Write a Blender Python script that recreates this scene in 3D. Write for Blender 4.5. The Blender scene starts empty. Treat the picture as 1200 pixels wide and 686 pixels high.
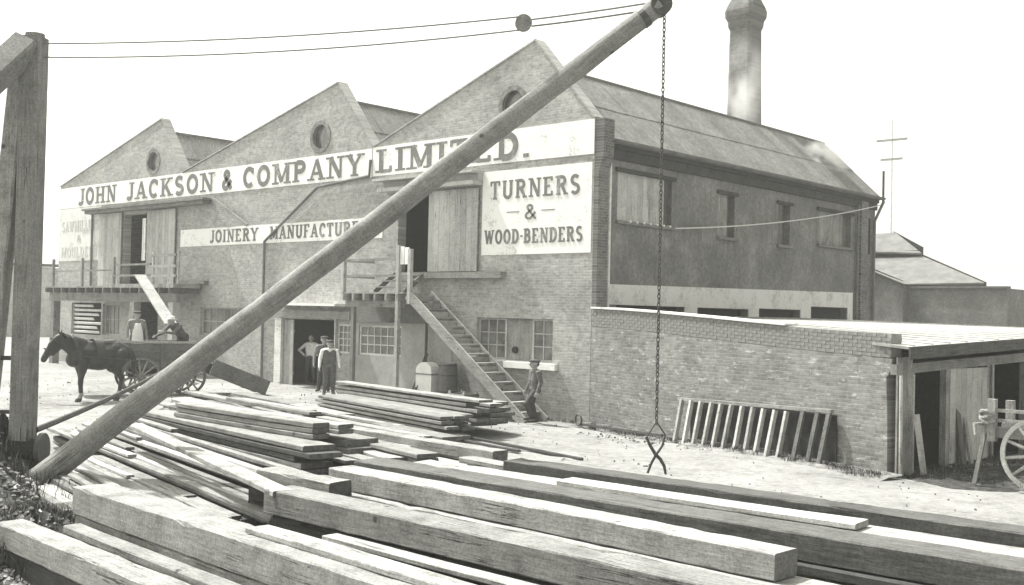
import bpy, bmesh, math, random
import numpy as np
from mathutils import Vector, Matrix
from mathutils.geometry import tessellate_polygon

R = random.Random(7)
scene = bpy.context.scene
COL = scene.collection
rad = math.radians

# ------------------------------------------------------------------ camera
CAM = Vector((18.476, -23.502, 2.993))
YAW, PITCH, ROLL, FOC = 0.7389, 0.0190, 0.0221, 1283.3 / 1200.0
fw = Vector((-math.sin(YAW) * math.cos(PITCH), math.cos(YAW) * math.cos(PITCH), math.sin(PITCH)))
rt = Vector((math.cos(YAW), math.sin(YAW), 0))
up = rt.cross(fw)
rt2 = math.cos(ROLL) * rt + math.sin(ROLL) * up
up2 = -math.sin(ROLL) * rt + math.cos(ROLL) * up
cd = bpy.data.cameras.new('camera')
cd.sensor_fit = 'HORIZONTAL'; cd.sensor_width = 36.0; cd.lens = 36.0 * FOC
cd.clip_start = 0.1; cd.clip_end = 5000
cam = bpy.data.objects.new('camera', cd); COL.objects.link(cam)
cam.matrix_world = Matrix(((rt2.x, up2.x, -fw.x, CAM.x), (rt2.y, up2.y, -fw.y, CAM.y),
                           (rt2.z, up2.z, -fw.z, CAM.z), (0, 0, 0, 1)))
scene.camera = cam

# ------------------------------------------------------------------ light, exposure
SUN_DIR = Vector((-0.50, -0.09, 0.86)).normalized()       # towards the sun: front left, high
SUN_EL = math.asin(SUN_DIR.z); SUN_AZ = math.atan2(SUN_DIR.x, SUN_DIR.y)
w = bpy.data.worlds.new('World'); scene.world = w; w.use_nodes = True
nt = w.node_tree; nt.nodes.clear()
sky = nt.nodes.new('ShaderNodeTexSky'); sky.sky_type = 'NISHITA'; sky.sun_disc = False
sky.sun_elevation = SUN_EL; sky.sun_rotation = SUN_AZ
sky.air_density = 1.6; sky.dust_density = 4.0; sky.ozone_density = 0.6
bw = nt.nodes.new('ShaderNodeRGBToBW')
tint = nt.nodes.new('ShaderNodeMix'); tint.data_type = 'RGBA'; tint.blend_type = 'MULTIPLY'
tint.inputs[0].default_value = 1.0
tint.inputs[7].default_value = (1.0, 1.0, 0.90, 1)
bg = nt.nodes.new('ShaderNodeBackground'); bg.inputs[1].default_value = 0.15
out = nt.nodes.new('ShaderNodeOutputWorld')
nt.links.new(sky.outputs[0], bw.inputs[0]); nt.links.new(bw.outputs[0], tint.inputs[6])
nt.links.new(tint.outputs[2], bg.inputs[0]); nt.links.new(bg.outputs[0], out.inputs[0])
sd = bpy.data.lights.new('sun', 'SUN'); sd.energy = 3.7; sd.angle = rad(1.2); sd.color = (1.0, 0.985, 0.95)
so = bpy.data.objects.new('sun', sd); COL.objects.link(so); so.location = (0, 0, 40)
so.rotation_euler = SUN_DIR.to_track_quat('Z', 'Y').to_euler()
vs = scene.view_settings
vs.view_transform = 'Standard'; vs.look = 'None'; vs.gamma = 1.0; vs.use_curve_mapping = False
vs.exposure = 1.25
try:
    scene.cycles.volume_bounces = 1
    scene.cycles.max_bounces = 8
except Exception:
    pass

# ------------------------------------------------------------------ materials
def g(v): return (min(v * 1.0, 1), min(v * 1.0, 1), v * 0.98, 1)
MATS = {}
class NT:
    def __init__(s, name, rough=0.9, spec=0.2):
        s.m = bpy.data.materials.new(name); s.m.use_nodes = True; s.t = s.m.node_tree
        s.b = s.t.nodes['Principled BSDF']; s.b.inputs['Roughness'].default_value = rough
        s.b.inputs['Specular IOR Level'].default_value = spec
        MATS[name] = s.m
    def n(s, ty, **kw):
        x = s.t.nodes.new(ty)
        for k, v in kw.items(): setattr(x, k, v)
        return x
    def l(s, a, b): s.t.links.new(a, b)
    def coord(s, scale=(1, 1, 1), kind='Object', rot=(0, 0, 0)):
        tc = s.n('ShaderNodeTexCoord'); mp = s.n('ShaderNodeMapping')
        mp.inputs['Scale'].default_value = scale; mp.inputs['Rotation'].default_value = rot
        s.l(tc.outputs[kind], mp.inputs[0]); return mp.outputs[0]
    def world(s, scale=(1, 1, 1)):
        ge = s.n('ShaderNodeNewGeometry'); mp = s.n('ShaderNodeMapping')
        mp.inputs['Scale'].default_value = scale
        s.l(ge.outputs['Position'], mp.inputs[0]); return mp.outputs[0]
    def noise(s, vec, scale, detail=4, rough=0.6):
        x = s.n('ShaderNodeTexNoise'); x.inputs['Scale'].default_value = scale
        x.inputs['Detail'].default_value = detail; x.inputs['Roughness'].default_value = rough
        s.l(vec, x.inputs['Vector']); return x.outputs[0]
    def ramp(s, fac, stops):
        r = s.n('ShaderNodeValToRGB'); e = r.color_ramp.elements
        while len(e) < len(stops): e.new(0.5)
        for i, (p, c) in enumerate(stops):
            e[i].position = p; e[i].color = c if isinstance(c, tuple) else g(c)
        s.l(fac, r.inputs[0]); return r.outputs[0]
    def mix(s, fac, a, b, blend='MIX'):
        m = s.n('ShaderNodeMix', data_type='RGBA', blend_type=blend)
        for i, v in ((0, fac), (6, a), (7, b)):
            if isinstance(v, (int, float, tuple)): m.inputs[i].default_value = v
            else: s.l(v, m.inputs[i])
        return m.outputs[2]
    def math(s, op, a, b=0.5):
        m = s.n('ShaderNodeMath', operation=op)
        for i, v in ((0, a), (1, b)):
            if isinstance(v, (int, float)): m.inputs[i].default_value = v
            else: s.l(v, m.inputs[i])
        return m.outputs[0]
    def col(s, c): s.l(c, s.b.inputs['Base Color'])
    def bump(s, h, strength=0.4, dist=0.01):
        b = s.n('ShaderNodeBump'); b.inputs['Strength'].default_value = strength
        b.inputs['Distance'].default_value = dist; s.l(h, b.inputs['Height'])
        s.l(b.outputs[0], s.b.inputs['Normal'])

def wood(name, lo, hi, axis='X', rough=0.85, patch=0.5):
    """weathered sawn timber, grain along the object's own axis"""
    k = NT(name, rough)
    st = {'X': (0.9, 9, 9), 'Y': (14, 0.6, 14), 'Z': (14, 14, 0.6)}[axis]
    oi = k.n('ShaderNodeObjectInfo')
    tc = k.n('ShaderNodeTexCoord')
    off = k.n('ShaderNodeVectorMath', operation='SCALE'); off.inputs['Scale'].default_value = 0.0
    cx = k.n('ShaderNodeCombineXYZ'); 
    r37 = k.math('MULTIPLY', oi.outputs['Random'], 37.0)
    for i in range(3): k.l(r37, cx.inputs[i])
    ad = k.n('ShaderNodeVectorMath', operation='ADD'); k.l(tc.outputs['Object'], ad.inputs[0]); k.l(cx.outputs[0], ad.inputs[1])
    mp = k.n('ShaderNodeMapping'); mp.inputs['Scale'].default_value = st; k.l(ad.outputs[0], mp.inputs[0])
    grain = k.noise(mp.outputs[0], 3.0, 6, 0.65)
    blot = k.noise(ad.outputs[0], 2.2, 7, 0.72)
    fine = k.noise(ad.outputs[0], 38.0, 3, 0.7)
    mid = (lo + hi) / 2
    c1 = k.ramp(grain, [(0.28, lo), (0.5, mid), (0.72, hi)])
    c2 = k.ramp(blot, [(0.30, (0.45, 0.45, 0.44, 1)), (0.46, (0.86, 0.86, 0.86, 1)), (0.58, (1.05, 1.05, 1.05, 1)), (0.75, (1.22, 1.22, 1.20, 1))])
    c = k.mix(patch + 0.35, c1, c2, 'MULTIPLY')
    # saw marks across, drying cracks along, knots
    sx_ = {'X': (16, 0.8, 0.8), 'Y': (0.8, 16, 0.8), 'Z': (0.8, 0.8, 16)}[axis]
    mp2 = k.n('ShaderNodeMapping'); mp2.inputs['Scale'].default_value = sx_; mp2.inputs['Rotation'].default_value = (0.05, 0.12, 0.10); k.l(ad.outputs[0], mp2.inputs[0])
    saw = k.noise(mp2.outputs[0], 1.6, 2, 0.5)
    c = k.mix(0.16, c, k.ramp(saw, [(0.38, (0.74, 0.74, 0.74, 1)), (0.6, (1.08, 1.08, 1.08, 1))]), 'MULTIPLY')
    lx_ = {'X': (0.22, 9, 9), 'Y': (9, 0.22, 9), 'Z': (9, 9, 0.22)}[axis]
    mp3 = k.n('ShaderNodeMapping'); mp3.inputs['Scale'].default_value = lx_; k.l(ad.outputs[0], mp3.inputs[0])
    crk = k.math('ABSOLUTE', k.math('SUBTRACT', k.noise(mp3.outputs[0], 1.3, 3, 0.55), 0.5))
    gate = k.ramp(k.noise(ad.outputs[0], 0.9, 2), [(0.5, (0, 0, 0, 1)), (0.6, (1, 1, 1, 1))])
    cm = k.ramp(crk, [(0.004, (0.22, 0.22, 0.22, 1)), (0.014, (1, 1, 1, 1))])
    c = k.mix(gate, c, k.mix(1.0, c, cm, 'MULTIPLY'))
    vo = k.n('ShaderNodeTexVoronoi'); vo.inputs['Scale'].default_value = 1.5; k.l(ad.outputs[0], vo.inputs['Vector'])
    c = k.mix(1.0, c, k.ramp(vo.outputs['Distance'], [(0.03, (0.30, 0.30, 0.29, 1)), (0.075, (1, 1, 1, 1))]), 'MULTIPLY')
    c3 = k.ramp(fine, [(0.35, (0.55, 0.55, 0.55, 1)), (0.6, (1.10, 1.10, 1.10, 1))])
    c = k.mix(0.7, c, c3, 'MULTIPLY')
    v = k.ramp(oi.outputs['Random'], [(0.0, (0.78, 0.78, 0.78, 1)), (1.0, (1.16, 1.16, 1.15, 1))])
    c = k.mix(1.0, c, v, 'MULTIPLY')
    k.col(c); k.bump(grain, 0.5, 0.012)
    return k.m

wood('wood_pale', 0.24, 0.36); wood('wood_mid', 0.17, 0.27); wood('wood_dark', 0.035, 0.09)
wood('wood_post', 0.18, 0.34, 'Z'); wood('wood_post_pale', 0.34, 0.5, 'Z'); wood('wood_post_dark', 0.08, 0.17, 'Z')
wood('wood_y', 0.22, 0.40, 'Y'); wood('wood_deep', 0.065, 0.13); wood('wood_bright', 0.34, 0.46)  # the low tone: darker wood for right-hand beams, fascia and lower boards
wood('paint_grey', 0.38, 0.48, 'Z', patch=0.2); wood('paint_white', 0.62, 0.78, 'X', patch=0.15)
wood('wagon_wood', 0.10, 0.20, 'Y')
wood('boom_wood', 0.20, 0.32, 'X')

def plain(name, v, rough=0.85, spec=0.2, var=0.35, scale=6.0, metal=0.0):
    k = NT(name, rough, spec); k.b.inputs['Metallic'].default_value = metal
    n1 = k.noise(k.coord(), scale, 5, 0.65)
    k.col(k.ramp(n1, [(0.3, v * (1 - var)), (0.7, v * (1 + var))])); k.bump(n1, 0.2, 0.01)
    return k.m
plain('iron', 0.055, 0.6, 0.4, 0.5); plain('mortar_lime', 0.23, var=0.3, scale=4); plain('end_grain_shaded', 0.10, var=0.45, scale=14); plain('rope', 0.16, var=0.3, scale=40); plain('rope_pale', 0.55, var=0.2, scale=40)
plain('tarred_shade', 0.02, var=0.5); plain('white_paint', 0.72, var=0.12, scale=3); plain('interior', 0.016, var=0.4)  # near-black tar and interior tones also put shade into shed and slat gaps
plain('lead', 0.13, var=0.3, scale=2); plain('pipe_pale', 0.6, var=0.2)
plain('galvanised', 0.34, 0.55, 0.5, 0.25, 3, 0.2); plain('barrel_dark', 0.12, var=0.3)
plain('sack', 0.09, var=0.5); plain('cloth_white', 0.75, var=0.08, scale=12)
plain('skin', 0.34, var=0.12, scale=14); plain('hair', 0.05, var=0.3); plain('cloth_dark', 0.055, var=0.35, scale=10)
plain('cloth_grey', 0.10, var=0.3, scale=10); plain('cloth_mid', 0.22, var=0.25, scale=10); plain('boot', 0.03, var=0.4)
plain('felt', 0.09, var=0.3); plain('horse_coat', 0.024, 0.55, 0.35, 0.5, 3); plain('horse_sock', 0.34, var=0.3, scale=8)
plain('mane', 0.012, var=0.4); plain('leather', 0.03, 0.5, 0.4, 0.4); plain('hoof', 0.06, var=0.3)
plain('hill_grass', 0.20, var=0.25, scale=0.02); plain('slate', 0.17, var=0.25, scale=0.8)
k = NT('glass', 0.12, 0.6)
n1 = k.noise(k.coord(), 3.0, 3); k.col(k.ramp(n1, [(0.3, 0.07), (0.7, 0.18)]))
k = NT('soil', 0.95)
n1 = k.noise(k.world(), 7.0, 6, 0.7); k.col(k.ramp(n1, [(0.3, 0.015), (0.5, 0.035), (0.75, 0.12)])); k.bump(n1, 0.8, 0.04)
k = NT('stone_chip', 0.95)
oi = k.n('ShaderNodeNewGeometry'); k.col(k.ramp(oi.outputs['Random Per Island'], [(0, 0.04), (0.6, 0.16), (1.0, 0.50)]))
k = NT('weed', 0.8)
oi = k.n('ShaderNodeNewGeometry'); k.col(k.ramp(oi.outputs['Random Per Island'], [(0, 0.02), (0.7, 0.06), (1.0, 0.18)]))

k = NT('verge_earth', 0.95)
n1 = k.noise(k.world(), 5.0, 6, 0.75); k.col(k.ramp(n1, [(0.3, 0.06), (0.5, 0.14), (0.7, 0.30)])); k.bump(n1, 0.8, 0.03)

def brickmat(name, lo, hi, mortar, axes='xz', splash=0.0, soot=0.0, white=0.0):
    k = NT(name, 0.92, 0.15)
    tc = k.n('ShaderNodeTexCoord'); sp = k.n('ShaderNodeSeparateXYZ'); k.l(tc.outputs['Object'], sp.inputs[0])
    cb = k.n('ShaderNodeCombineXYZ')
    k.l(sp.outputs['X' if axes[0] == 'x' else 'Y'], cb.inputs[0]); k.l(sp.outputs['Z'], cb.inputs[1])
    wob = k.noise(cb.outputs[0], 0.8, 2)
    bt = k.n('ShaderNodeTexBrick'); k.l(cb.outputs[0], bt.inputs['Vector'])
    bt.inputs['Scale'].default_value = 1.0; bt.inputs['Brick Width'].default_value = 0.235
    bt.inputs['Row Height'].default_value = 0.078; bt.inputs['Mortar Size'].default_value = 0.011
    bt.inputs['Mortar Smooth'].default_value = 0.3; bt.inputs['Bias'].default_value = 0.0
    bt.inputs['Color1'].default_value = g(lo); bt.inputs['Color2'].default_value = g(hi)
    bt.inputs['Mortar'].default_value = g(mortar)
    blot = k.noise(cb.outputs[0], 0.7, 6, 0.65)
    c = k.mix(0.75, bt.outputs['Color'], k.ramp(blot, [(0.3, (0.66, 0.66, 0.66, 1)), (0.5, (1, 1, 1, 1)), (0.72, (1.3, 1.3, 1.27, 1))]), 'MULTIPLY')
    mid = k.noise(cb.outputs[0], 6.0, 6, 0.8)
    c = k.mix(0.8, c, k.ramp(mid, [(0.34, (0.55, 0.55, 0.55, 1)), (0.5, (0.97, 0.97, 0.97, 1)), (0.65, (1.16, 1.16, 1.14, 1))]), 'MULTIPLY')
    if white:
        # lime bloom: pale bricks and smears
        mp = k.n('ShaderNodeMapping'); mp.inputs['Scale'].default_value = (1.0, 2.6, 1); k.l(cb.outputs[0], mp.inputs[0])
        w1 = k.noise(mp.outputs[0], 2.6, 5, 0.75)
        c = k.mix(k.ramp(w1, [(0.56, (0, 0, 0, 1)), (0.74, (white, white, white, 1))]), c, g(0.62))
    k.col(c)
    h = k.mix(0.5, k.math('SUBTRACT', 1.0, bt.outputs['Fac']), mid)
    k.bump(h, 0.55, 0.012)
    return k.m
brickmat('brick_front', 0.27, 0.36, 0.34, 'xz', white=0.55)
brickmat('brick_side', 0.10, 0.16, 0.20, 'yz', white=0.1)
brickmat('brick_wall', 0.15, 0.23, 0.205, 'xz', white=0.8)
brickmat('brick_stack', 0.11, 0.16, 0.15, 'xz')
plain('brick_piece', 0.18, var=0.5, scale=5)

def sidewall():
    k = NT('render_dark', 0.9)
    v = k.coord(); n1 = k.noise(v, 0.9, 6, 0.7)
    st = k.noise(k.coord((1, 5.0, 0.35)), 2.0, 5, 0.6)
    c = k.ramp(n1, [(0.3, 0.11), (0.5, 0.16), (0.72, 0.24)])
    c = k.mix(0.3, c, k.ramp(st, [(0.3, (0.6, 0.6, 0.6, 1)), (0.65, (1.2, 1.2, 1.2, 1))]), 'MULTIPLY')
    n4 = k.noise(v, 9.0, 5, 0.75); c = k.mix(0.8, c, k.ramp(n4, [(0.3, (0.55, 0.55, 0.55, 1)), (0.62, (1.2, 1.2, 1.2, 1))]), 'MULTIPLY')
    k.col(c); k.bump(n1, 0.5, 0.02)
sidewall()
def signmat(name, base, lowv, amount):
    k = NT(name, 0.85)
    v = k.coord(); n1 = k.noise(v, 1.4, 7, 0.72); n2 = k.noise(v, 14, 5, 0.7)
    f = k.math('ADD', k.math('MULTIPLY', n1, 0.6), k.math('MULTIPLY', n2, 0.4))
    k.col(k.ramp(f, [(0.36, lowv), (0.36 + amount, base)])); k.bump(n2, 0.25, 0.006)
signmat('sign_white', 0.74, 0.42, 0.10); signmat('sign_faded', 0.62, 0.34, 0.16)
signmat('letter_dark', 0.15, 0.34, 0.12); signmat('letter_faded', 0.46, 0.62, 0.14)
signmat('render_white', 0.60, 0.30, 0.14); signmat('render_grey', 0.36, 0.24, 0.2)

k = NT('ground', 0.95, 0.1)
v = k.world(); n1 = k.noise(v, 0.35, 6, 0.65); n2 = k.noise(v, 6.0, 6, 0.75); n3 = k.noise(v, 45.0, 3, 0.7)
f = k.math('ADD', k.math('MULTIPLY', n1, 0.5), k.math('MULTIPLY', n2, 0.5))
c = k.ramp(f, [(0.36, 0.12), (0.46, 0.22), (0.60, 0.30)])
c = k.mix(0.7, c, k.ramp(n3, [(0.3, (0.72, 0.72, 0.72, 1)), (0.55, (1.04, 1.04, 1.03, 1))]), 'MULTIPLY')
n5 = k.noise(v, 2.2, 6, 0.8); c = k.mix(0.8, c, k.ramp(n5, [(0.34, (0.62, 0.62, 0.62, 1)), (0.48, (1, 1, 1, 1)), (0.7, (1.08, 1.08, 1.08, 1))]), 'MULTIPLY')
k.col(c); k.bump(n2, 0.9, 0.06)

def sheetmat(name, lo, hi):
    k = NT(name, 0.7, 0.3)
    oi = k.n('ShaderNodeObjectInfo'); v = k.world()
    n1 = k.noise(v, 1.2, 6, 0.7); n2 = k.noise(v, 7.0, 6, 0.8)
    c = k.ramp(n1, [(0.3, lo), (0.7, hi)])
    c = k.mix(0.9, c, k.ramp(n2, [(0.34, (0.5, 0.5, 0.5, 1)), (0.65, (1.12, 1.12, 1.12, 1))]), 'MULTIPLY')
    c = k.mix(1.0, c, k.ramp(oi.outputs['Random'], [(0, (0.84, 0.84, 0.84, 1)), (1, (1.12, 1.12, 1.1, 1))]), 'MULTIPLY')
    k.col(c)
sheetmat('roof_iron', 0.14, 0.24); sheetmat('roof_pale', 0.27, 0.38)

# ------------------------------------------------------------------ building helpers
def thing(name, label, cat, loc=(0, 0, 0), rotz=0.0, group=None):
    o = bpy.data.objects.new(name, None); o.empty_display_size = 0.3
    COL.objects.link(o); o.location = loc; o.rotation_euler = (0, 0, rotz)
    o['label'] = label; o['category'] = cat
    if group: o['group'] = group
    return o
def tag(o, label=None, cat=None, group=None, kind=None):
    if label: o['label'] = label
    if cat: o['category'] = cat
    if group: o['group'] = group
    if kind: o['kind'] = kind
    return o
def obj(name, me, mat=None, parent=None, loc=None, rot=None):
    o = bpy.data.objects.new(name, me); COL.objects.link(o)
    if mat and not me.materials: me.materials.append(MATS[mat])
    if parent: o.parent = parent
    if loc is not None: o.location = loc
    if rot is not None: o.rotation_euler = rot
    return o

class MB:
    """mesh builder: collects solids, then links them as one mesh object"""
    def __init__(s): s.v = []; s.f = []
    def add(s, vs_, fs_):
        b = len(s.v); s.v += [tuple(q) for q in vs_]; s.f += [tuple(i + b for i in f) for f in fs_]; return s
    def box(s, x0, x1, y0, y1, z0, z1):
        return s.add([(x0, y0, z0), (x1, y0, z0), (x1, y1, z0), (x0, y1, z0), (x0, y0, z1), (x1, y0, z1), (x1, y1, z1), (x0, y1, z1)],
                     [(0, 3, 2, 1), (4, 5, 6, 7), (0, 1, 5, 4), (1, 2, 6, 5), (2, 3, 7, 6), (3, 0, 4, 7)])
    def bar(s, p, q, a, b, upv=(0, 0, 1)):
        """square bar from p to q; a = width across, b = height along upv"""
        p, q = Vector(p), Vector(q); d = (q - p).normalized(); u = Vector(upv)
        if abs(d.dot(u)) > 0.98: u = Vector((0, 1, 0))
        r = d.cross(u).normalized(); u = r.cross(d)
        vs_ = []
        for c in (p, q):
            for (i, j) in ((-1, -1), (1, -1), (1, 1), (-1, 1)):
                vs_.append(c + r * (a / 2 * i) + u * (b / 2 * j))
        return s.add(vs_, [(0, 1, 2, 3), (7, 6, 5, 4), (0, 4, 5, 1), (1, 5, 6, 2), (2, 6, 7, 3), (3, 7, 4, 0)])
    def tube(s, pts, radii, n=10, caps=True):
        pts = [Vector(q) for q in pts]
        if isinstance(radii, (int, float)): radii = [radii] * len(pts)
        b = len(s.v); prev = None
        for i, q in enumerate(pts):
            d = (pts[min(i + 1, len(pts) - 1)] - pts[max(i - 1, 0)]).normalized()
            if prev is None:
                u = Vector((0, 0, 1)) if abs(d.z) < 0.9 else Vector((1, 0, 0))
                r = d.cross(u).normalized()
            else:
                r = (prev - d * prev.dot(d)).normalized()
            prev = r; u = d.cross(r)
            for k_ in range(n):
                a = 2 * math.pi * k_ / n
                s.v.append(tuple(q + (r * math.cos(a) + u * math.sin(a)) * radii[i]))
        for i in range(len(pts) - 1):
            for k_ in range(n):
                a0 = b + i * n + k_; a1 = b + i * n + (k_ + 1) % n
                s.f.append((a0, a1, a1 + n, a0 + n))
        if caps:
            s.f.append(tuple(b + k_ for k_ in range(n))[::-1]); s.f.append(tuple(b + (len(pts) - 1) * n + k_ for k_ in range(n)))
        return s
    def prism(s, outline, holes, fr, depth):
        """plate: 2-D outline with holes; fr(u,v,w) maps to 3-D, w = 0 front .. depth back"""
        polys = [outline] + list(holes)
        flat = [q for pl in polys for q in pl]
        tris = tessellate_polygon([[Vector((q[0], q[1], 0)) for q in pl] for pl in polys])
        b = len(s.v); n = len(flat)
        s.v += [tuple(fr(q[0], q[1], 0)) for q in flat] + [tuple(fr(q[0], q[1], depth)) for q in flat]
        for t in tris:
            s.f.append((b + t[0], b + t[1], b + t[2])); s.f.append((b + n + t[2], b + n + t[1], b + n + t[0]))
        o = 0
        for pl in polys:
            m = len(pl)
            for i in range(m):
                j = (i + 1) % m
                s.f.append((b + o + i, b + o + j, b + n + o + j, b + n + o + i))
            o += m
        return s
    def mesh(s, name, off=(0, 0, 0), fix=True):
        me = bpy.data.meshes.new(name)
        me.from_pydata([(a - off[0], b_ - off[1], c - off[2]) for a, b_, c in s.v], [], s.f)
        if fix:
            bm = bmesh.new(); bm.from_mesh(me); bmesh.ops.recalc_face_normals(bm, faces=bm.faces); bm.to_mesh(me); bm.free()
        return me
    def build(s, name, mat, parent=None, smooth=False, fix=True):
        off = Vector((0, 0, 0)); q = parent
        while q is not None: off += q.location; q = q.parent
        me = s.mesh(name, off, fix)
        if smooth:
            for p_ in me.polygons: p_.use_smooth = True
        return obj(name, me, mat, parent)

def rect(x0, x1, z0, z1): return [(x0, z0), (x1, z0), (x1, z1), (x0, z1)]
def circle(cx, cz, r, n=20): return [(cx + r * math.cos(2 * math.pi * i / n), cz + r * math.sin(2 * math.pi * i / n)) for i in range(n)]
def sstep(a, b, x):
    t = max(0.0, min(1.0, (x - a) / (b - a))); return t * t * (3 - 2 * t)
def gh(x, y):
    """height of the yard: it rises a little towards the left of the works"""
    return 0.30 * sstep(-1.5, -6.5, x) + 0.05 * math.sin(x * 0.9 + y * 0.4) * math.sin(y * 0.7) * sstep(60, 30, abs(x) + abs(y)) - 0.0

# ------------------------------------------------------------------ ground, hill
def build_ground():
    xs = sorted(set([-1500, -700, -300, -150, -100, -70] + [round(-55 + i * 0.75, 3) for i in range(115)] + [35, 45, 60, 100, 200, 500, 1500]))
    ys = sorted(set([-900, -300, -120, -60, -40] + [round(-30 + i * 0.75, 3) for i in range(74)] + [28, 40, 60, 90, 150, 300, 700, 2500]))
    vs_ = []; rr = random.Random(3)
    for y in ys:
        for x in xs:
            n = (rr.random() - 0.5) * 0.035 if -40 < x < 25 and -28 < y < 22 else 0
            vs_.append((x, y, gh(x, y) + n))
    nx = len(xs); fs_ = [(j * nx + i, j * nx + i + 1, (j + 1) * nx + i + 1, (j + 1) * nx + i) for j in range(len(ys) - 1) for i in range(nx - 1)]
    me = bpy.data.meshes.new('ground'); me.from_pydata(vs_, [], fs_)
    for p_ in me.polygons: p_.use_smooth = True
    tag(obj('ground', me, 'ground'), kind='structure')
build_ground()
def build_hill():
    vs_ = []; fs_ = []; n = 60
    for i in range(n + 1):
        t = i / n; x = -260 + 900 * t; y = 520 - 120 * t
        h = (13 + 5 * math.sin(t * 5 + 1) + 2 * math.sin(t * 17)) * math.sin(math.pi * min(max(t, 0.02), 0.98)) ** 0.5
        for (dy, f) in ((-120, 0.0), (-70, 0.45), (-20, 0.9), (30, 1.0), (120, 0.0)):
            vs_.append((x, y + dy, h * f - 0.5))
    for i in range(n):
        for j in range(4):
            a = i * 5 + j; fs_.append((a, a + 5, a + 6, a + 1))
    me = bpy.data.meshes.new('hill'); me.from_pydata(vs_, [], fs_)
    for p_ in me.polygons: p_.use_smooth = True
    tag(obj('hill', me, 'hill_grass'), kind='structure')
build_hill()

# ------------------------------------------------------------------ sign lettering (own stroke alphabet with slab serifs)
def arc(cx, cy, rx, ry, a0, a1, n=12):
    return [(cx + rx * math.cos(rad(a0 + (a1 - a0) * i / n)), cy + ry * math.sin(rad(a0 + (a1 - a0) * i / n))) for i in range(n + 1)]
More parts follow.
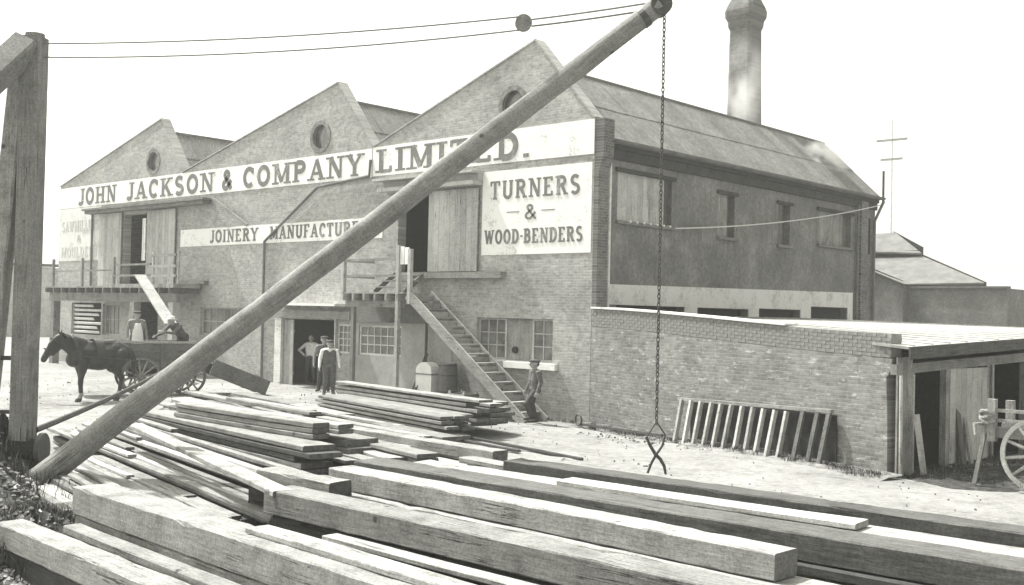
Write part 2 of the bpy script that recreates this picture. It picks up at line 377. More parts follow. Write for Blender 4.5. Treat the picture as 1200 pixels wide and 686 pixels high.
# glyph: (width, [(kind, points)]) kind T thick, N thin; serif marks: S (x, y) at stroke feet
def glyphs():
    T, N, S = 'T', 'N', 'S'
    G = {}
    G['J'] = (0.58, [(T, [(0.42, 0.98), (0.42, 0.28)]), (T, arc(0.24, 0.26, 0.18, 0.20, 0, -150)), (S, (0.42, 1))])
    G['O'] = (0.80, [(T, arc(0.40, 0.5, 0.30, 0.43, 0, 360, 24))])
    G['H'] = (0.84, [(T, [(0.17, 0), (0.17, 1)]), (T, [(0.67, 0), (0.67, 1)]), (N, [(0.17, 0.5), (0.67, 0.5)]), (S, (0.17, 0)), (S, (0.17, 1)), (S, (0.67, 0)), (S, (0.67, 1))])
    G['N'] = (0.86, [(N, [(0.16, 0), (0.16, 1)]), (T, [(0.18, 0.97), (0.68, 0.03)]), (N, [(0.70, 0), (0.70, 1)]), (S, (0.16, 0)), (S, (0.12, 1)), (S, (0.70, 1))])
    G['A'] = (0.84, [(N, [(0.12, 0.02), (0.42, 0.97)]), (T, [(0.72, 0.02), (0.42, 0.97)]), (N, [(0.24, 0.32), (0.62, 0.32)]), (S, (0.12, 0)), (S, (0.72, 0))])
    G['C'] = (0.74, [(T, arc(0.40, 0.5, 0.29, 0.43, 48, 312, 20)), (N, [(0.62, 0.66), (0.62, 0.95)])])
    G['K'] = (0.84, [(T, [(0.17, 0), (0.17, 1)]), (N, [(0.22, 0.40), (0.66, 0.97)]), (T, [(0.36, 0.58), (0.70, 0.03)]), (S, (0.17, 0)), (S, (0.17, 1)), (S, (0.66, 1)), (S, (0.71, 0))])
    G['S'] = (0.70, [(T, arc(0.35, 0.725, 0.22, 0.21, 35, 250, 12) + arc(0.35, 0.265, 0.23, 0.22, 80, -150, 14))])
    G['M'] = (1.0, [(N, [(0.15, 0), (0.15, 1)]), (T, [(0.17, 0.97), (0.50, 0.10)]), (N, [(0.83, 0.97), (0.50, 0.10)]), (T, [(0.85, 0), (0.85, 1)]), (S, (0.15, 0)), (S, (0.85, 0)), (S, (0.13, 1)), (S, (0.87, 1))])
    G['P'] = (0.74, [(T, [(0.17, 0), (0.17, 1)]), (T, [(0.2, 0.93)] + arc(0.40, 0.715, 0.22, 0.215, 90, -90) + [(0.2, 0.5)]), (S, (0.17, 0)), (S, (0.12, 1))])
    G['Y'] = (0.80, [(T, [(0.10, 0.98), (0.40, 0.46)]), (N, [(0.70, 0.98), (0.40, 0.46)]), (T, [(0.40, 0.5), (0.40, 0)]), (S, (0.10, 1)), (S, (0.70, 1)), (S, (0.40, 0))])
    G['L'] = (0.68, [(T, [(0.17, 0), (0.17, 1)]), (N, [(0.17, 0.05), (0.58, 0.05)]), (N, [(0.58, 0.0), (0.58, 0.26)]), (S, (0.17, 1)), (S, (0.15, 0))])
    G['I'] = (0.40, [(T, [(0.20, 0), (0.20, 1)]), (S, (0.20, 0)), (S, (0.20, 1))])
    G['T'] = (0.74, [(T, [(0.37, 0), (0.37, 0.98)]), (N, [(0.07, 0.95), (0.67, 0.95)]), (N, [(0.07, 0.74), (0.07, 1.0)]), (N, [(0.67, 0.74), (0.67, 1.0)]), (S, (0.37, 0))])
    G['E'] = (0.72, [(T, [(0.17, 0), (0.17, 1)]), (N, [(0.17, 0.05), (0.60, 0.05)]), (N, [(0.17, 0.95), (0.58, 0.95)]), (N, [(0.17, 0.52), (0.46, 0.52)]), (N, [(0.60, 0), (0.60, 0.24)]), (N, [(0.58, 0.78), (0.58, 1)]), (S, (0.13, 0)), (S, (0.13, 1))])
    G['F'] = (0.68, [(T, [(0.17, 0), (0.17, 1)]), (N, [(0.17, 0.95), (0.58, 0.95)]), (N, [(0.17, 0.50), (0.46, 0.50)]), (N, [(0.58, 0.76), (0.58, 1)]), (S, (0.17, 0)), (S, (0.13, 1))])
    G['D'] = (0.80, [(T, [(0.17, 0), (0.17, 1)]), (T, [(0.2, 0.93)] + arc(0.36, 0.5, 0.30, 0.43, 90, -90, 16) + [(0.2, 0.07)]), (S, (0.12, 0)), (S, (0.12, 1))])
    G['U'] = (0.82, [(T, [(0.17, 1), (0.17, 0.32)] + arc(0.41, 0.30, 0.24, 0.24, 180, 360) + [(0.65, 0.32), (0.65, 1)]), (S, (0.17, 1)), (S, (0.65, 1))])
    G['R'] = (0.80, [(T, [(0.17, 0), (0.17, 1)]), (T, [(0.2, 0.93)] + arc(0.40, 0.725, 0.21, 0.205, 90, -90) + [(0.2, 0.52)]), (T, [(0.42, 0.5), (0.66, 0.03)]), (S, (0.17, 0)), (S, (0.12, 1)), (S, (0.68, 0))])
    G['W'] = (1.06, [(T, [(0.10, 0.98), (0.32, 0.03)]), (N, [(0.32, 0.03), (0.53, 0.95)]), (T, [(0.53, 0.95), (0.74, 0.03)]), (N, [(0.74, 0.03), (0.96, 0.98)]), (S, (0.10, 1)), (S, (0.96, 1))])
    G['B'] = (0.76, [(T, [(0.17, 0), (0.17, 1)]), (T, [(0.2, 0.93)] + arc(0.38, 0.74, 0.20, 0.19, 90, -90) + [(0.2, 0.53)]), (T, [(0.38, 0.53)] + arc(0.40, 0.295, 0.23, 0.225, 90, -90) + [(0.2, 0.07)]), (S, (0.12, 0)), (S, (0.12, 1))])
    G['&'] = (0.80, [(T, [(0.72, 0.03), (0.24, 0.70)] + arc(0.37, 0.78, 0.15, 0.15, 200, -20) + [(0.44, 0.60), (0.22, 0.42)] + arc(0.31, 0.25, 0.19, 0.19, 140, 330) + [(0.62, 0.34), (0.70, 0.48)])])
    G['.'] = (0.26, [(T, [(0.12, 0.0), (0.12, 0.15)])])
    G['-'] = (0.34, [(N, [(0.04, 0.5), (0.30, 0.5)])])
    G[' '] = (0.42, [])
    return G
GL = glyphs()
def ribbon(pts, wdt):
    n = len(pts); left = []; right = []
    for i in range(n):
        a = pts[max(i - 1, 0)]; b = pts[min(i + 1, n - 1)]
        dx, dy = b[0] - a[0], b[1] - a[1]; l = math.hypot(dx, dy) or 1; nx, ny = -dy / l * wdt / 2, dx / l * wdt / 2
        left.append((pts[i][0] + nx, pts[i][1] + ny)); right.append((pts[i][0] - nx, pts[i][1] - ny))
    return left, right
def lettering(text, x0, x1, z0, z1, y, mat, parent, thick=0.24, thin=0.14):
    tot = sum(GL[c][0] for c in text); H = z1 - z0; sx = (x1 - x0) / tot
    out_ = []; cx = 0.0
    for ch in text:
        wd, parts = GL[ch]
        if parts:
            mb = MB(); kdx = 0
            for kind, pts in parts:
                if kind == 'S':
                    sw = thick * 0.80
                    zc = 0.045 if pts[1] < 0.5 else 0.955
                    pl = [(pts[0] - sw, zc), (pts[0] + sw, zc)]; wv = 0.09
                else:
                    pl = pts; wv = thick if kind == 'T' else thin
                # widths are in units of letter height, so put x into those units before offsetting
                ax = sx / H
                pl2 = [((cx + wd * 0.5 + (p_[0] - wd * 0.5) * 0.84) * ax, p_[1]) for p_ in pl]
                lf, rg = ribbon(pl2, wv * min(1.0, ax * 1.15) if kind != 'S' else wv)
                n = len(lf); yo = y - 0.012 - 0.0007 * kdx; kdx += 1
                b = len(mb.v)
                for q in lf: mb.v.append((x0 + q[0] * H, yo, z0 + q[1] * H))
                for q in rg: mb.v.append((x0 + q[0] * H, yo, z0 + q[1] * H))
                for q in lf: mb.v.append((x0 + q[0] * H, y, z0 + q[1] * H))
                for q in rg: mb.v.append((x0 + q[0] * H, y, z0 + q[1] * H))
                for i in range(n - 1):
                    mb.f.append((b + i, b + i + 1, b + n + i + 1, b + n + i))
                    mb.f.append((b + i, b + 2 * n + i, b + 2 * n + i + 1, b + i + 1))
                    mb.f.append((b + n + i, b + n + i + 1, b + 3 * n + i + 1, b + 3 * n + i))
                mb.f.append((b, b + n, b + 3 * n, b + 2 * n)); mb.f.append((b + n - 1, b + 3 * n - 1, b + 4 * n - 1, b + 2 * n - 1))
            out_.append(mb.build('letter', mat, parent))
        cx += wd
    return out_

# ------------------------------------------------------------------ the works (three saw-tooth bays)
FAC = thing('factory_building', 'long brick joinery works with three lopsided gables and painted signs', 'building', (-15.8, 9.0, 0.0))
GAB = [(-31.62, -22.70, -20.93), (-20.93, -11.17, -9.25), (-9.25, -2.22, 0.0)]
ZE, ZA, DEP = 8.40, (10.69, 10.74, 10.83), 17.9
front = lambda u, v, w: (u, w, v)
HOLES = dict(
    loft_a=(-25.60, -23.70, 3.80, 6.86), low_a=(-30.15, -27.40, 1.62, 3.04), low_b=(-27.25, -25.74, 1.66, 3.02),
    low_door=(-24.90, -22.60, 0.12, 3.32), win_a=(-19.45, -16.50, 1.90, 2.96), main_door=(-13.93, -11.02, 0.10, 2.62),
    strip=(-10.90, -10.12, 1.52, 2.50), win_b=(-9.75, -7.66, 1.52, 2.50), loft_b=(-7.95, -6.43, 4.22, 6.74),
    win_c=(-4.33, -1.36, 1.63, 2.85))
outl = [(-31.62, -0.3), (0.0, -0.3), (0.0, 8.40), (-2.22, 10.83), (-9.25, 8.36), (-11.17, 10.74), (-20.93, 8.34), (-22.70, 10.69), (-31.62, 8.42)]
CIRC = [(-23.30, 8.98, 0.45), (-12.10, 8.98, 0.47), (-3.05, 9.08, 0.47)]
mb = MB(); mb.prism(outl, [rect(*h) for h in HOLES.values()] + [circle(*c) for c in CIRC], front, 0.35)
wall_f = mb.build('front_wall', 'brick_front', FAC)
for (xl, xa, xr), za in zip(GAB, ZA):
    mb = MB(); zl = 8.42 if xl < -30 else 8.36
    mb.bar((xl - 0.02, 0.16, zl + 0.03), (xa, 0.16, za + 0.03), 0.40, 0.05)
    mb.bar((xa, 0.16, za + 0.032), (xr, 0.16, 8.40), 0.40, 0.05)
    mb.build('coping', 'brick_front', FAC)
for cx_, cz_, r_ in CIRC:
    o = MB().prism(circle(cx_, cz_, r_ + 0.10, 24), [circle(cx_, cz_, r_ - 0.05, 24)], lambda u, v, w: (u, -0.03 + w, v), 0.09).build('round_window', 'brick_piece', FAC)
    MB().prism(circle(cx_, cz_, r_, 20), [], lambda u, v, w: (u, 0.14 + w, v), 0.02).build('pane', 'glass', o)
# other walls, floor
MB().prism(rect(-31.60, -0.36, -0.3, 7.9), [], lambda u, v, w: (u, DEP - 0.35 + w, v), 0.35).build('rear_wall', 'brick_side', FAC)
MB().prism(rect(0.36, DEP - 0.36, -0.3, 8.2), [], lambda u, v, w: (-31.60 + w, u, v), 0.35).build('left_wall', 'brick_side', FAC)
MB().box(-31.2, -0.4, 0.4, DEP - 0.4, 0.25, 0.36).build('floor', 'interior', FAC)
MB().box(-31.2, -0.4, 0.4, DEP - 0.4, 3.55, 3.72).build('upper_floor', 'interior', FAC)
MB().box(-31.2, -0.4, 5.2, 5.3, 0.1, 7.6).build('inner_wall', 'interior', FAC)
# rear gable walls (closed prisms)
for (xl, xa, xr) in GAB:
    MB().prism([(xl + 0.05, 7.92), (xr - 0.05, 7.92), (xa, 10.05)], [], lambda u, v, w: (u, DEP - 0.33 + w, v), 0.3).build('rear_gable', 'brick_side', FAC)
# roofs
def corr_sheet(width, length, waves=6, amp=0.016):
    mb = MB(); n = waves * 4
    for i in range(n + 1):
        x = width * i / n; z = amp * math.sin(2 * math.pi * i / 4)
        mb.v += [(x, 0, z), (x, length, z)]
    for i in range(n): mb.f.append((2 * i, 2 * i + 2, 2 * i + 3, 2 * i + 1))
    return mb.mesh('corrugated_sheet', fix=False)
for bi, (xl, xa, xr) in enumerate(GAB):
    zr = 10.16; zlow = 7.84 if bi == 2 else 8.05; xlow = xr + (0.22 if bi == 2 else -0.05)
    rf = MB()
    # gentle slope left, steep slope right, as thin decks
    zlv = 8.0
    rf.add([(xl, 0.36, zlv), (xa, 0.36, zr), (xa, DEP, zr), (xl, DEP, zlv), (xl, 0.36, zlv - 0.06), (xa, 0.36, zr - 0.06), (xa, DEP, zr - 0.06), (xl, DEP, zlv - 0.06)],
           [(0, 1, 2, 3), (7, 6, 5, 4), (0, 4, 5, 1), (1, 5, 6, 2), (2, 6, 7, 3), (3, 7, 4, 0)])
    rf.add([(xa + .004, 0.36, zr - .03), (xlow, 0.36, zlow - .03), (xlow, DEP, zlow - .03), (xa + .004, DEP, zr - .03), (xa + .004, 0.36, zr - 0.1), (xlow, 0.36, zlow - 0.1), (xlow, DEP, zlow - 0.1), (xa + .004, DEP, zr - 0.1)],
           [(0, 1, 2, 3), (7, 6, 5, 4), (0, 4, 5, 1), (1, 5, 6, 2), (2, 6, 7, 3), (3, 7, 4, 0)])
    ro = rf.build('roof', 'slate', FAC)
    L = math.hypot(xlow - xa, zr - zlow); ang = math.atan2(zr - zlow, xlow - xa)
    ncol = 22; wcol = (DEP - 0.4) / ncol; me = corr_sheet(wcol + 0.05, L / 2 + 0.06)
    me.materials.append(MATS['roof_iron'])
    for row in range(2):
        for c_ in range(ncol):
            # sheet local: x across (world y), y up the slope, z normal
            s0 = L - (row + 1) * (L / 2)
            o = bpy.data.objects.new('roof_sheet', me); COL.objects.link(o); o.parent = ro
            # position of the sheet's lower edge, from the eave upwards
            dd = (L / 2) * row - (0.05 if row == 0 else 0.06) + R.uniform(-.012, .012)
            px_, pz_ = xlow - dd * math.cos(ang), zlow + dd * math.sin(ang)
            nrm = Vector((math.sin(ang), 0, math.cos(ang))); upv = Vector((-math.cos(ang), 0, math.sin(ang))); acr = upv.cross(nrm)
            base = Vector((px_, 0.4 + c_ * wcol - 0.02 + (wcol + 0.05 if acr.y < 0 else 0), pz_)) + nrm * (0.012 + 0.016 * row + 0.006 * (c_ % 2))
            M_ = Matrix(((acr.x, upv.x, nrm.x, base.x + 15.8), (acr.y, upv.y, nrm.y, base.y - 9.0), (acr.z, upv.z, nrm.z, base.z), (0, 0, 0, 1)))
            o.matrix_local = M_ @ Matrix.Rotation(R.uniform(-.004, .004), 4, 'Z')
    MB().tube([(xa, 0.36, zr + 0.03), (xa, DEP, zr + 0.03)], 0.07, 8).build('ridge_cap', 'lead', FAC)
# painted name band and lettering
band = MB(); band.box(-31.60, -9.32, -0.016, -0.001, 7.38, 8.33); band.box(-9.26, -0.004, -0.020, -0.001, 7.40, 8.36)
band = band.build('name_band', 'sign_white', FAC)
for tx, a, b in (('JOHN', -29.86, -26.25), ('JACKSON', -25.50, -18.60), ('&', -18.20, -17.35), ('COMPANY', -16.80, -9.70)):
    lettering(tx, a, b, 7.48, 8.22, -0.016, 'letter_dark', band)
lettering('LIMITED.', -9.10, -2.30, 7.50, 8.26, -0.020, 'letter_dark', band, thick=0.27, thin=0.15)
mq = MB(); mq.box(-21.00, -8.70, -0.015, -0.001, 5.36, 6.04); sg = mq.build('joinery_sign', 'sign_white', FAC)
lettering('JOINERY', -18.90, -15.62, 5.47, 5.95, -0.015, 'letter_dark', sg, thick=0.21, thin=0.13)
lettering('MANUFACTURERS.', -14.95, -8.85, 5.49, 5.96, -0.015, 'letter_dark', sg, thick=0.21, thin=0.13)
mq = MB(); mq.box(-4.20, -0.06, -0.015, -0.001, 4.70, 7.18); sg = mq.build('turners_sign', 'sign_white', FAC)
lettering('TURNERS', -3.92, -0.42, 6.34, 6.88, -0.015, 'letter_dark', sg, thick=0.18, thin=0.11)
lettering('&', -2.58, -1.98, 5.70, 6.14, -0.015, 'letter_dark', sg, thick=0.15)
mq = MB(); mq.box(-3.20, -2.70, -0.021, -0.015, 5.93, 5.955); mq.box(-1.86, -1.36, -0.021, -0.015, 5.93, 5.955); mq.build('dash', 'letter_dark', sg)
lettering('WOOD-BENDERS', -4.10, -0.32, 5.02, 5.44, -0.015, 'letter_dark', sg, thick=0.18, thin=0.11)
mq = MB(); mq.box(-31.58, -27.62, -0.014, -0.001, 4.95, 7.36); sg = mq.build('sawmillers_sign', 'sign_faded', FAC)
lettering('SAWMILLERS', -31.35, -27.75, 6.30, 6.78, -0.014, 'letter_faded', sg, thick=0.15, thin=0.10)
lettering('&', -29.95, -29.35, 5.80, 6.15, -0.014, 'letter_faded', sg, thick=0.15)
lettering('MOULDERS', -31.35, -27.85, 5.12, 5.58, -0.014, 'letter_faded', sg, thick=0.15, thin=0.10)

# windows with separate panes
def window(parent, x0, x1, z0, z1, cols, rows, fr, mat='paint_grey', deep=0.12, name='window', blank=()):
    bw_, tw = 0.06, 0.028
    mb = MB()
    def bx(u0, u1, v0, v1, w0, w1):
        a = [fr(u, v, w_) for w_ in (w0, w1) for (u, v) in ((u0, v0), (u1, v0), (u1, v1), (u0, v1))]
        mb.add(a, [(0, 1, 2, 3), (7, 6, 5, 4), (0, 4, 5, 1), (1, 5, 6, 2), (2, 6, 7, 3), (3, 7, 4, 0)])
    bx(x0, x0 + bw_, z0, z1, deep, deep + 0.08); bx(x1 - bw_, x1, z0, z1, deep, deep + 0.08)
    bx(x0 + bw_, x1 - bw_, z0, z0 + bw_, deep + .002, deep + 0.078); bx(x0 + bw_, x1 - bw_, z1 - bw_, z1, deep + .002, deep + 0.078)
    cw = (x1 - x0 - 2 * bw_) / cols; rh = (z1 - z0 - 2 * bw_) / rows
    for i in range(1, cols): bx(x0 + bw_ + i * cw - tw / 2, x0 + bw_ + i * cw + tw / 2, z0 + bw_, z1 - bw_, deep + 0.01, deep + 0.06)
    for j in range(1, rows): bx(x0 + bw_, x1 - bw_, z0 + bw_ + j * rh - tw / 2, z0 + bw_ + j * rh + tw / 2, deep + 0.014, deep + 0.056)
    wo = mb.build(name, mat, parent)
    for i in range(cols):
        for j in range(rows):
            if (i, j) in blank: continue
            u0 = x0 + bw_ + i * cw + 0.006; v0 = z0 + bw_ + j * rh + 0.006; dz = R.uniform(-.004, .004)
            p_ = MB(); a = [fr(u, v, deep + 0.035 + w_) for w_ in (0, 0.006) for (u, v) in ((u0, v0), (u0 + cw - .012, v0), (u0 + cw - .012, v0 + rh - .012), (u0, v0 + rh - .012))]
            p_.add(a, [(0, 1, 2, 3), (7, 6, 5, 4), (0, 4, 5, 1), (1, 5, 6, 2), (2, 6, 7, 3), (3, 7, 4, 0)]); p_.build('pane', 'glass', wo)
    return wo
def boards(parent, x0, x1, z0, z1, n, fr, mat, w0, th=0.03, name='shutter', gap=0.008, plankname='plank', ragged=0.0):
    base = MB()
    def bxm(m, u0, u1, v0, v1, a0, a1):
        a = [fr(u, v, w_) for w_ in (a0, a1) for (u, v) in ((u0, v0), (u1, v0), (u1, v1), (u0, v1))]
        m.add(a, [(0, 1, 2, 3), (7, 6, 5, 4), (0, 4, 5, 1), (1, 5, 6, 2), (2, 6, 7, 3), (3, 7, 4, 0)])
    bxm(base, x0 + .01, x1 - .01, z0 + (z1 - z0) * 0.18, z0 + (z1 - z0) * 0.18 + 0.12, w0 + th, w0 + th + 0.03)
    bxm(base, x0 + .01, x1 - .01, z0 + (z1 - z0) * 0.80, z0 + (z1 - z0) * 0.80 + 0.12, w0 + th, w0 + th + 0.03)
    bo = base.build(name, mat, parent); cw = (x1 - x0) / n
    for i in range(n):
        m = MB(); bxm(m, x0 + i * cw + gap / 2, x0 + (i + 1) * cw - gap / 2, z0 + R.uniform(0, ragged), z1 - R.uniform(0, ragged), w0 + R.uniform(0, .006), w0 + th)
        m.build(plankname, mat, bo)
    return bo
window(FAC, *HOLES['win_a'], 6, 2, front, 'paint_grey')
window(FAC, *HOLES['strip'], 3, 4, front, 'paint_white', 0.03)
window(FAC, *HOLES['win_b'], 6, 3, front, 'paint_white', 0.03)
window(FAC, -4.33, -3.20, 1.63, 2.85, 3, 3, front, 'paint_grey', 0.10)
window(FAC, -2.20, -1.36, 1.63, 2.85, 2, 3, front, 'paint_grey', 0.10)
window(FAC, *HOLES['low_b'], 4, 2, front, 'paint_grey')
bl = boards(FAC, -3.20, -2.20, 1.63, 2.85, 2, front, 'wood_post', 0.14, name='window_board')
MB().tube([(-2.86, 0.07, 1.93), (-2.86, 0.14, 1.93)], 0.10, 14).build('flue_hole', 'interior', bl)
# louvred opening bottom left
lv = MB(); lv.box(-30.15, -30.08, 0.05, 0.2, 1.62, 3.04); lv.box(-27.47, -27.40, 0.05, 0.2, 1.62, 3.04); lv = lv.build('louvre_frame', 'paint_grey', FAC)
for i in range(7):
    z = 1.68 + i * 0.195; ln = R.uniform(0.1, 0.9)
    MB().bar((-30.07, 0.10, z + 0.06), (-27.48 - ln * (i % 3 != 2), 0.10, z + 0.06), 0.025, 0.115, (0, -0.5, 0.85)).build('slat', 'white_paint', lv)
# door leaves hung outside the wall
dl = boards(FAC, -27.60, -25.62, 3.80, 6.96, 8, lambda u, v, w: (u, -0.11 + w, v), 'paint_grey', 0.0, 0.04, 'sliding_door')
dl = boards(FAC, -23.50, -21.30, 3.80, 6.92, 9, lambda u, v, w: (u, -0.11 + w, v), 'paint_grey', 0.0, 0.04, 'sliding_door')
dl = boards(FAC, -6.43, -4.30, 4.23, 6.72, 9, lambda u, v, w: (u, -0.11 + w, v), 'paint_grey', 0.0, 0.04, 'sliding_door')
dl = boards(FAC, -23.78, -23.52, 4.85, 6.62, 2, lambda u, v, w: (u, -0.15 + w, v), 'paint_white', 0.0, 0.03, 'narrow_shutter')
# open leaves of the ground floor doors
boards(FAC, -13.93, -13.40, 0.2, 2.60, 3, lambda u, v, w: (u, 0.02 + w, v), 'paint_grey', 0.0, 0.04, 'door_leaf')
# hoods and ledges
h = MB(); h.box(-28.50, -18.70, -0.50, -0.005, 7.12, 7.20); h.box(-28.40, -18.85, -0.40, -0.006, 6.98, 7.118); h.build('loft_door_hood', 'wood_mid', FAC)
h = MB(); h.box(-8.65, -4.16, -0.55, -0.005, 7.14, 7.21); h.box(-8.55, -4.22, -0.42, -0.006, 6.80, 6.92); h.box(-8.5, -4.2, -.2, -.006, 6.925, 7.138); h.build('loft_door_hood', 'paint_grey', FAC)
MB().box(-7.10, -3.20, -0.22, -0.004, 4.02, 4.20).build('door_sill', 'wood_pale', FAC)
MB().box(-3.10, -1.15, -0.14, -0.004, 1.42, 1.60).build('window_sill', 'white_paint', FAC)
MB().box(-4.5, -3.12, -0.10, -0.004, 1.46, 1.60).build('window_sill', 'render_grey', FAC)
h = MB(); h.box(-14.0, -10.15, -0.75, -0.005, 3.10, 3.18); h.build('door_canopy', 'white_paint', FAC)
h = MB(); h.box(-14.35, -10.1, -0.16, -0.004, 2.66, 2.94); h.build('door_lintel', 'wood_pale', FAC)
MB().box(-14.35, -13.97, -0.10, -0.003, 0.25, 2.655).build('door_post', 'paint_white', FAC); MB().box(-10.98, -10.92, -.08, -.003, .25, 2.655).build('door_post', 'paint_white', FAC)
MB().box(-10.10, -5.6, -0.10, -0.004, 2.60, 3.18).build('bressummer', 'wood_mid', FAC)
MB().box(-21.0, -18.9, -0.2, -0.003, 3.86, 3.98).build('ledge', 'wood_mid', FAC)
MB().prism(rect(-10.08, -5.35, 0.2, 2.598), [rect(-9.76, -7.65, 1.51, 2.51)], lambda u, v, w: (u, -0.02 + w, v), 0.018).build('rendered_panel', 'render_grey', FAC)
# rain pipes
MB().tube([(-9.30, -0.08, 7.95), (-9.35, -0.08, 7.42), (-12.1, -0.08, 7.22), (-15.15, -0.08, 5.42), (-15.12, -0.08, 0.35)], 0.05, 8).build('rain_pipe', 'lead', FAC)
MB().tube([(-28.30, -0.08, 7.0), (-28.28, -0.08, 3.8)], 0.05, 8).build('rain_pipe', 'lead', FAC)
MB().tube([(-6.30, -0.20, 3.0), (-6.3, -0.20, 0.35)], 0.045, 8).build('rain_pipe', 'iron', FAC)
MB().bar((-18.65, -0.12, 7.22), (-16.25, -0.10, 6.05), 0.05, 0.10).build('hood_strut', 'wood_pale', FAC)
# ---- side wall
side = lambda u, v, w: (-w, u, v)
SH = [(1.07, 3.75, 5.67, 7.03), (6.36, 7.34, 5.57, 6.92), (10.18, 11.02, 5.55, 6.93), (13.10, 15.78, 5.75, 6.96),
      (1.11, 4.50, 2.85, 3.29), (5.25, 8.27, 2.85, 3.28), (8.99, 11.83, 2.85, 3.32), (12.66, 15.52, 2.85, 3.46)]
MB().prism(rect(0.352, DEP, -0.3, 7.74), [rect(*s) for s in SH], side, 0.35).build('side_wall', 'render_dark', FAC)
boards(FAC, 1.07, 3.42, 5.67, 7.03, 9, side, 'paint_grey', 0.05, name='shutter'); 
boards(FAC, 3.46, 3.75, 5.67, 7.03, 1, side, 'wood_post_dark', 0.12, name='shutter')
boards(FAC, 6.36, 6.98, 5.57, 6.92, 3, side, 'wood_post', 0.06, name='shutter'); boards(FAC, 6.99, 7.34, 5.57, 6.92, 1, side, 'wood_post_dark', 0.2, name='shutter')
boards(FAC, 10.18, 10.62, 5.55, 6.93, 2, side, 'wood_post_dark', 0.08, name='shutter'); boards(FAC, 10.63, 11.02, 5.55, 6.93, 1, side, 'wood_post_dark', 0.22, name='shutter')
boards(FAC, 13.10, 15.2, 5.75, 6.96, 8, side, 'wood_post', 0.06, name='shutter'); boards(FAC, 15.22, 15.78, 5.75, 6.96, 2, side, 'wood_post_dark', 0.18, name='shutter')
for (y0, y1, z0, z1) in SH[:4]:
    h = MB(); h.box(0.002, 0.09, y0 - 0.12, y1 + 0.12, z1 + 0.003, z1 + 0.11); h.build('window_head', 'wood_dark', FAC)
    h = MB(); h.box(0.002, 0.10, y0 - 0.08, y1 + 0.08, z0 - 0.10, z0 - 0.003); h.build('window_sill', 'wood_mid', FAC)
for (y0, y1, z0, z1) in SH[4:]:
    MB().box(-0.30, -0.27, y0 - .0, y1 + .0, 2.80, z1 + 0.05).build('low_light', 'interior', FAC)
h = MB()
h.prism([(0.72, 3.30), (4.52, 3.30), (4.52, 2.90), (5.22, 2.90), (5.22, 3.30), (8.30, 3.30), (8.30, 2.90), (8.96, 2.90), (8.96, 3.34), (11.86, 3.34), (11.86, 2.9), (12.62, 2.9), (12.62, 3.48), (15.56, 3.48), (15.56, 2.9), (15.98, 2.9), (15.98, 4.06), (0.72, 3.86)], [], lambda u, v, w: (0.03 - w, u, v), 0.028)
h.build('lintel_band', 'render_white', FAC)
h = MB(); h.box(0.002, 0.16, 0.0, 0.46, 2.6, 6.9); h.add([(0.002, 0.0, 6.9), (0.16, 0.0, 6.9), (0.16, 0.46, 6.9), (0.002, 0.46, 6.9), (0.002, -0.0, 7.4), (0.32, -0.0, 7.4), (0.32, 0.46, 7.4), (0.002, 0.46, 7.4)],
    [(0, 3, 2, 1), (4, 5, 6, 7), (0, 1, 5, 4), (1, 2, 6, 5), (2, 3, 7, 6), (3, 0, 4, 7)]); h.box(0.002, 0.32, 0.001, 0.459, 7.402, 8.36)
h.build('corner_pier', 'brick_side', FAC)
MB().tube([(0.10, 0.62, 7.55), (0.08, 0.62, 7.2), (0.08, 0.62, 3.2)], 0.045, 8).build('rain_pipe', 'pipe_pale', FAC)
h = MB(); h.box(0.003, 0.14, 16.40, 17.0, 2.8, 7.60); h.build('end_pier', 'brick_side', FAC)
MB().tube([(0.12, 16.15, 7.4), (0.10, 16.15, 3.0)], 0.06, 8).build('rain_pipe', 'lead', FAC)
MB().tube([(0.35, 17.9, 7.7), (0.12, 17.6, 6.9), (0.10, 17.6, 3.0)], 0.06, 8).build('rain_pipe', 'lead', FAC)
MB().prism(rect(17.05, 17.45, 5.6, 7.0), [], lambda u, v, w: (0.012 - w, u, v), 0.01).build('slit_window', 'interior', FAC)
h = MB(); h.box(0.003, 0.10, 0.47, DEP, 7.35, 7.62); h.box(0.003, 0.17, 0.47, DEP, 7.623, 7.76); h.build('eaves_board', 'wood_dark', FAC)
# half round gutter
mb = MB(); n = 8
for yy in (0.40, DEP + 0.1):
    for i in range(n + 1):
        a = math.pi * i / n; mb.v.append((0.30 - 0.10 * math.cos(a), yy, 7.84 - 0.10 * math.sin(a)))
    for i in range(n + 1):
        a = math.pi * i / n; mb.v.append((0.30 - 0.085 * math.cos(a), yy, 7.842 - 0.085 * math.sin(a)))
m2 = 2 * (n + 1)
for i in range(n):
    mb.f.append((i, i + 1, m2 + i + 1, m2 + i)); mb.f.append((n + 1 + i, m2 + n + 1 + i, m2 + n + 2 + i, n + 2 + i))
mb.f.append((0, m2, m2 + n + 1, n + 1)); mb.f.append((n, 2 * n + 1, m2 + 2 * n + 1, m2 + n))
mb.build('gutter', 'lead', FAC)
for i in range(7):
    MB().tube([(0.0, 1.55 + i * 0.33, 5.66 + 0.0), (0.14, 1.55 + i * 0.33, 5.66)], 0.032, 8).build('peg', 'cloth_white', FAC)
MB().bar((0.30, DEP + 0.05, 7.7), (0.30, DEP + 0.05, 8.9), 0.07, 0.07).build('vent_pipe', 'iron', FAC)

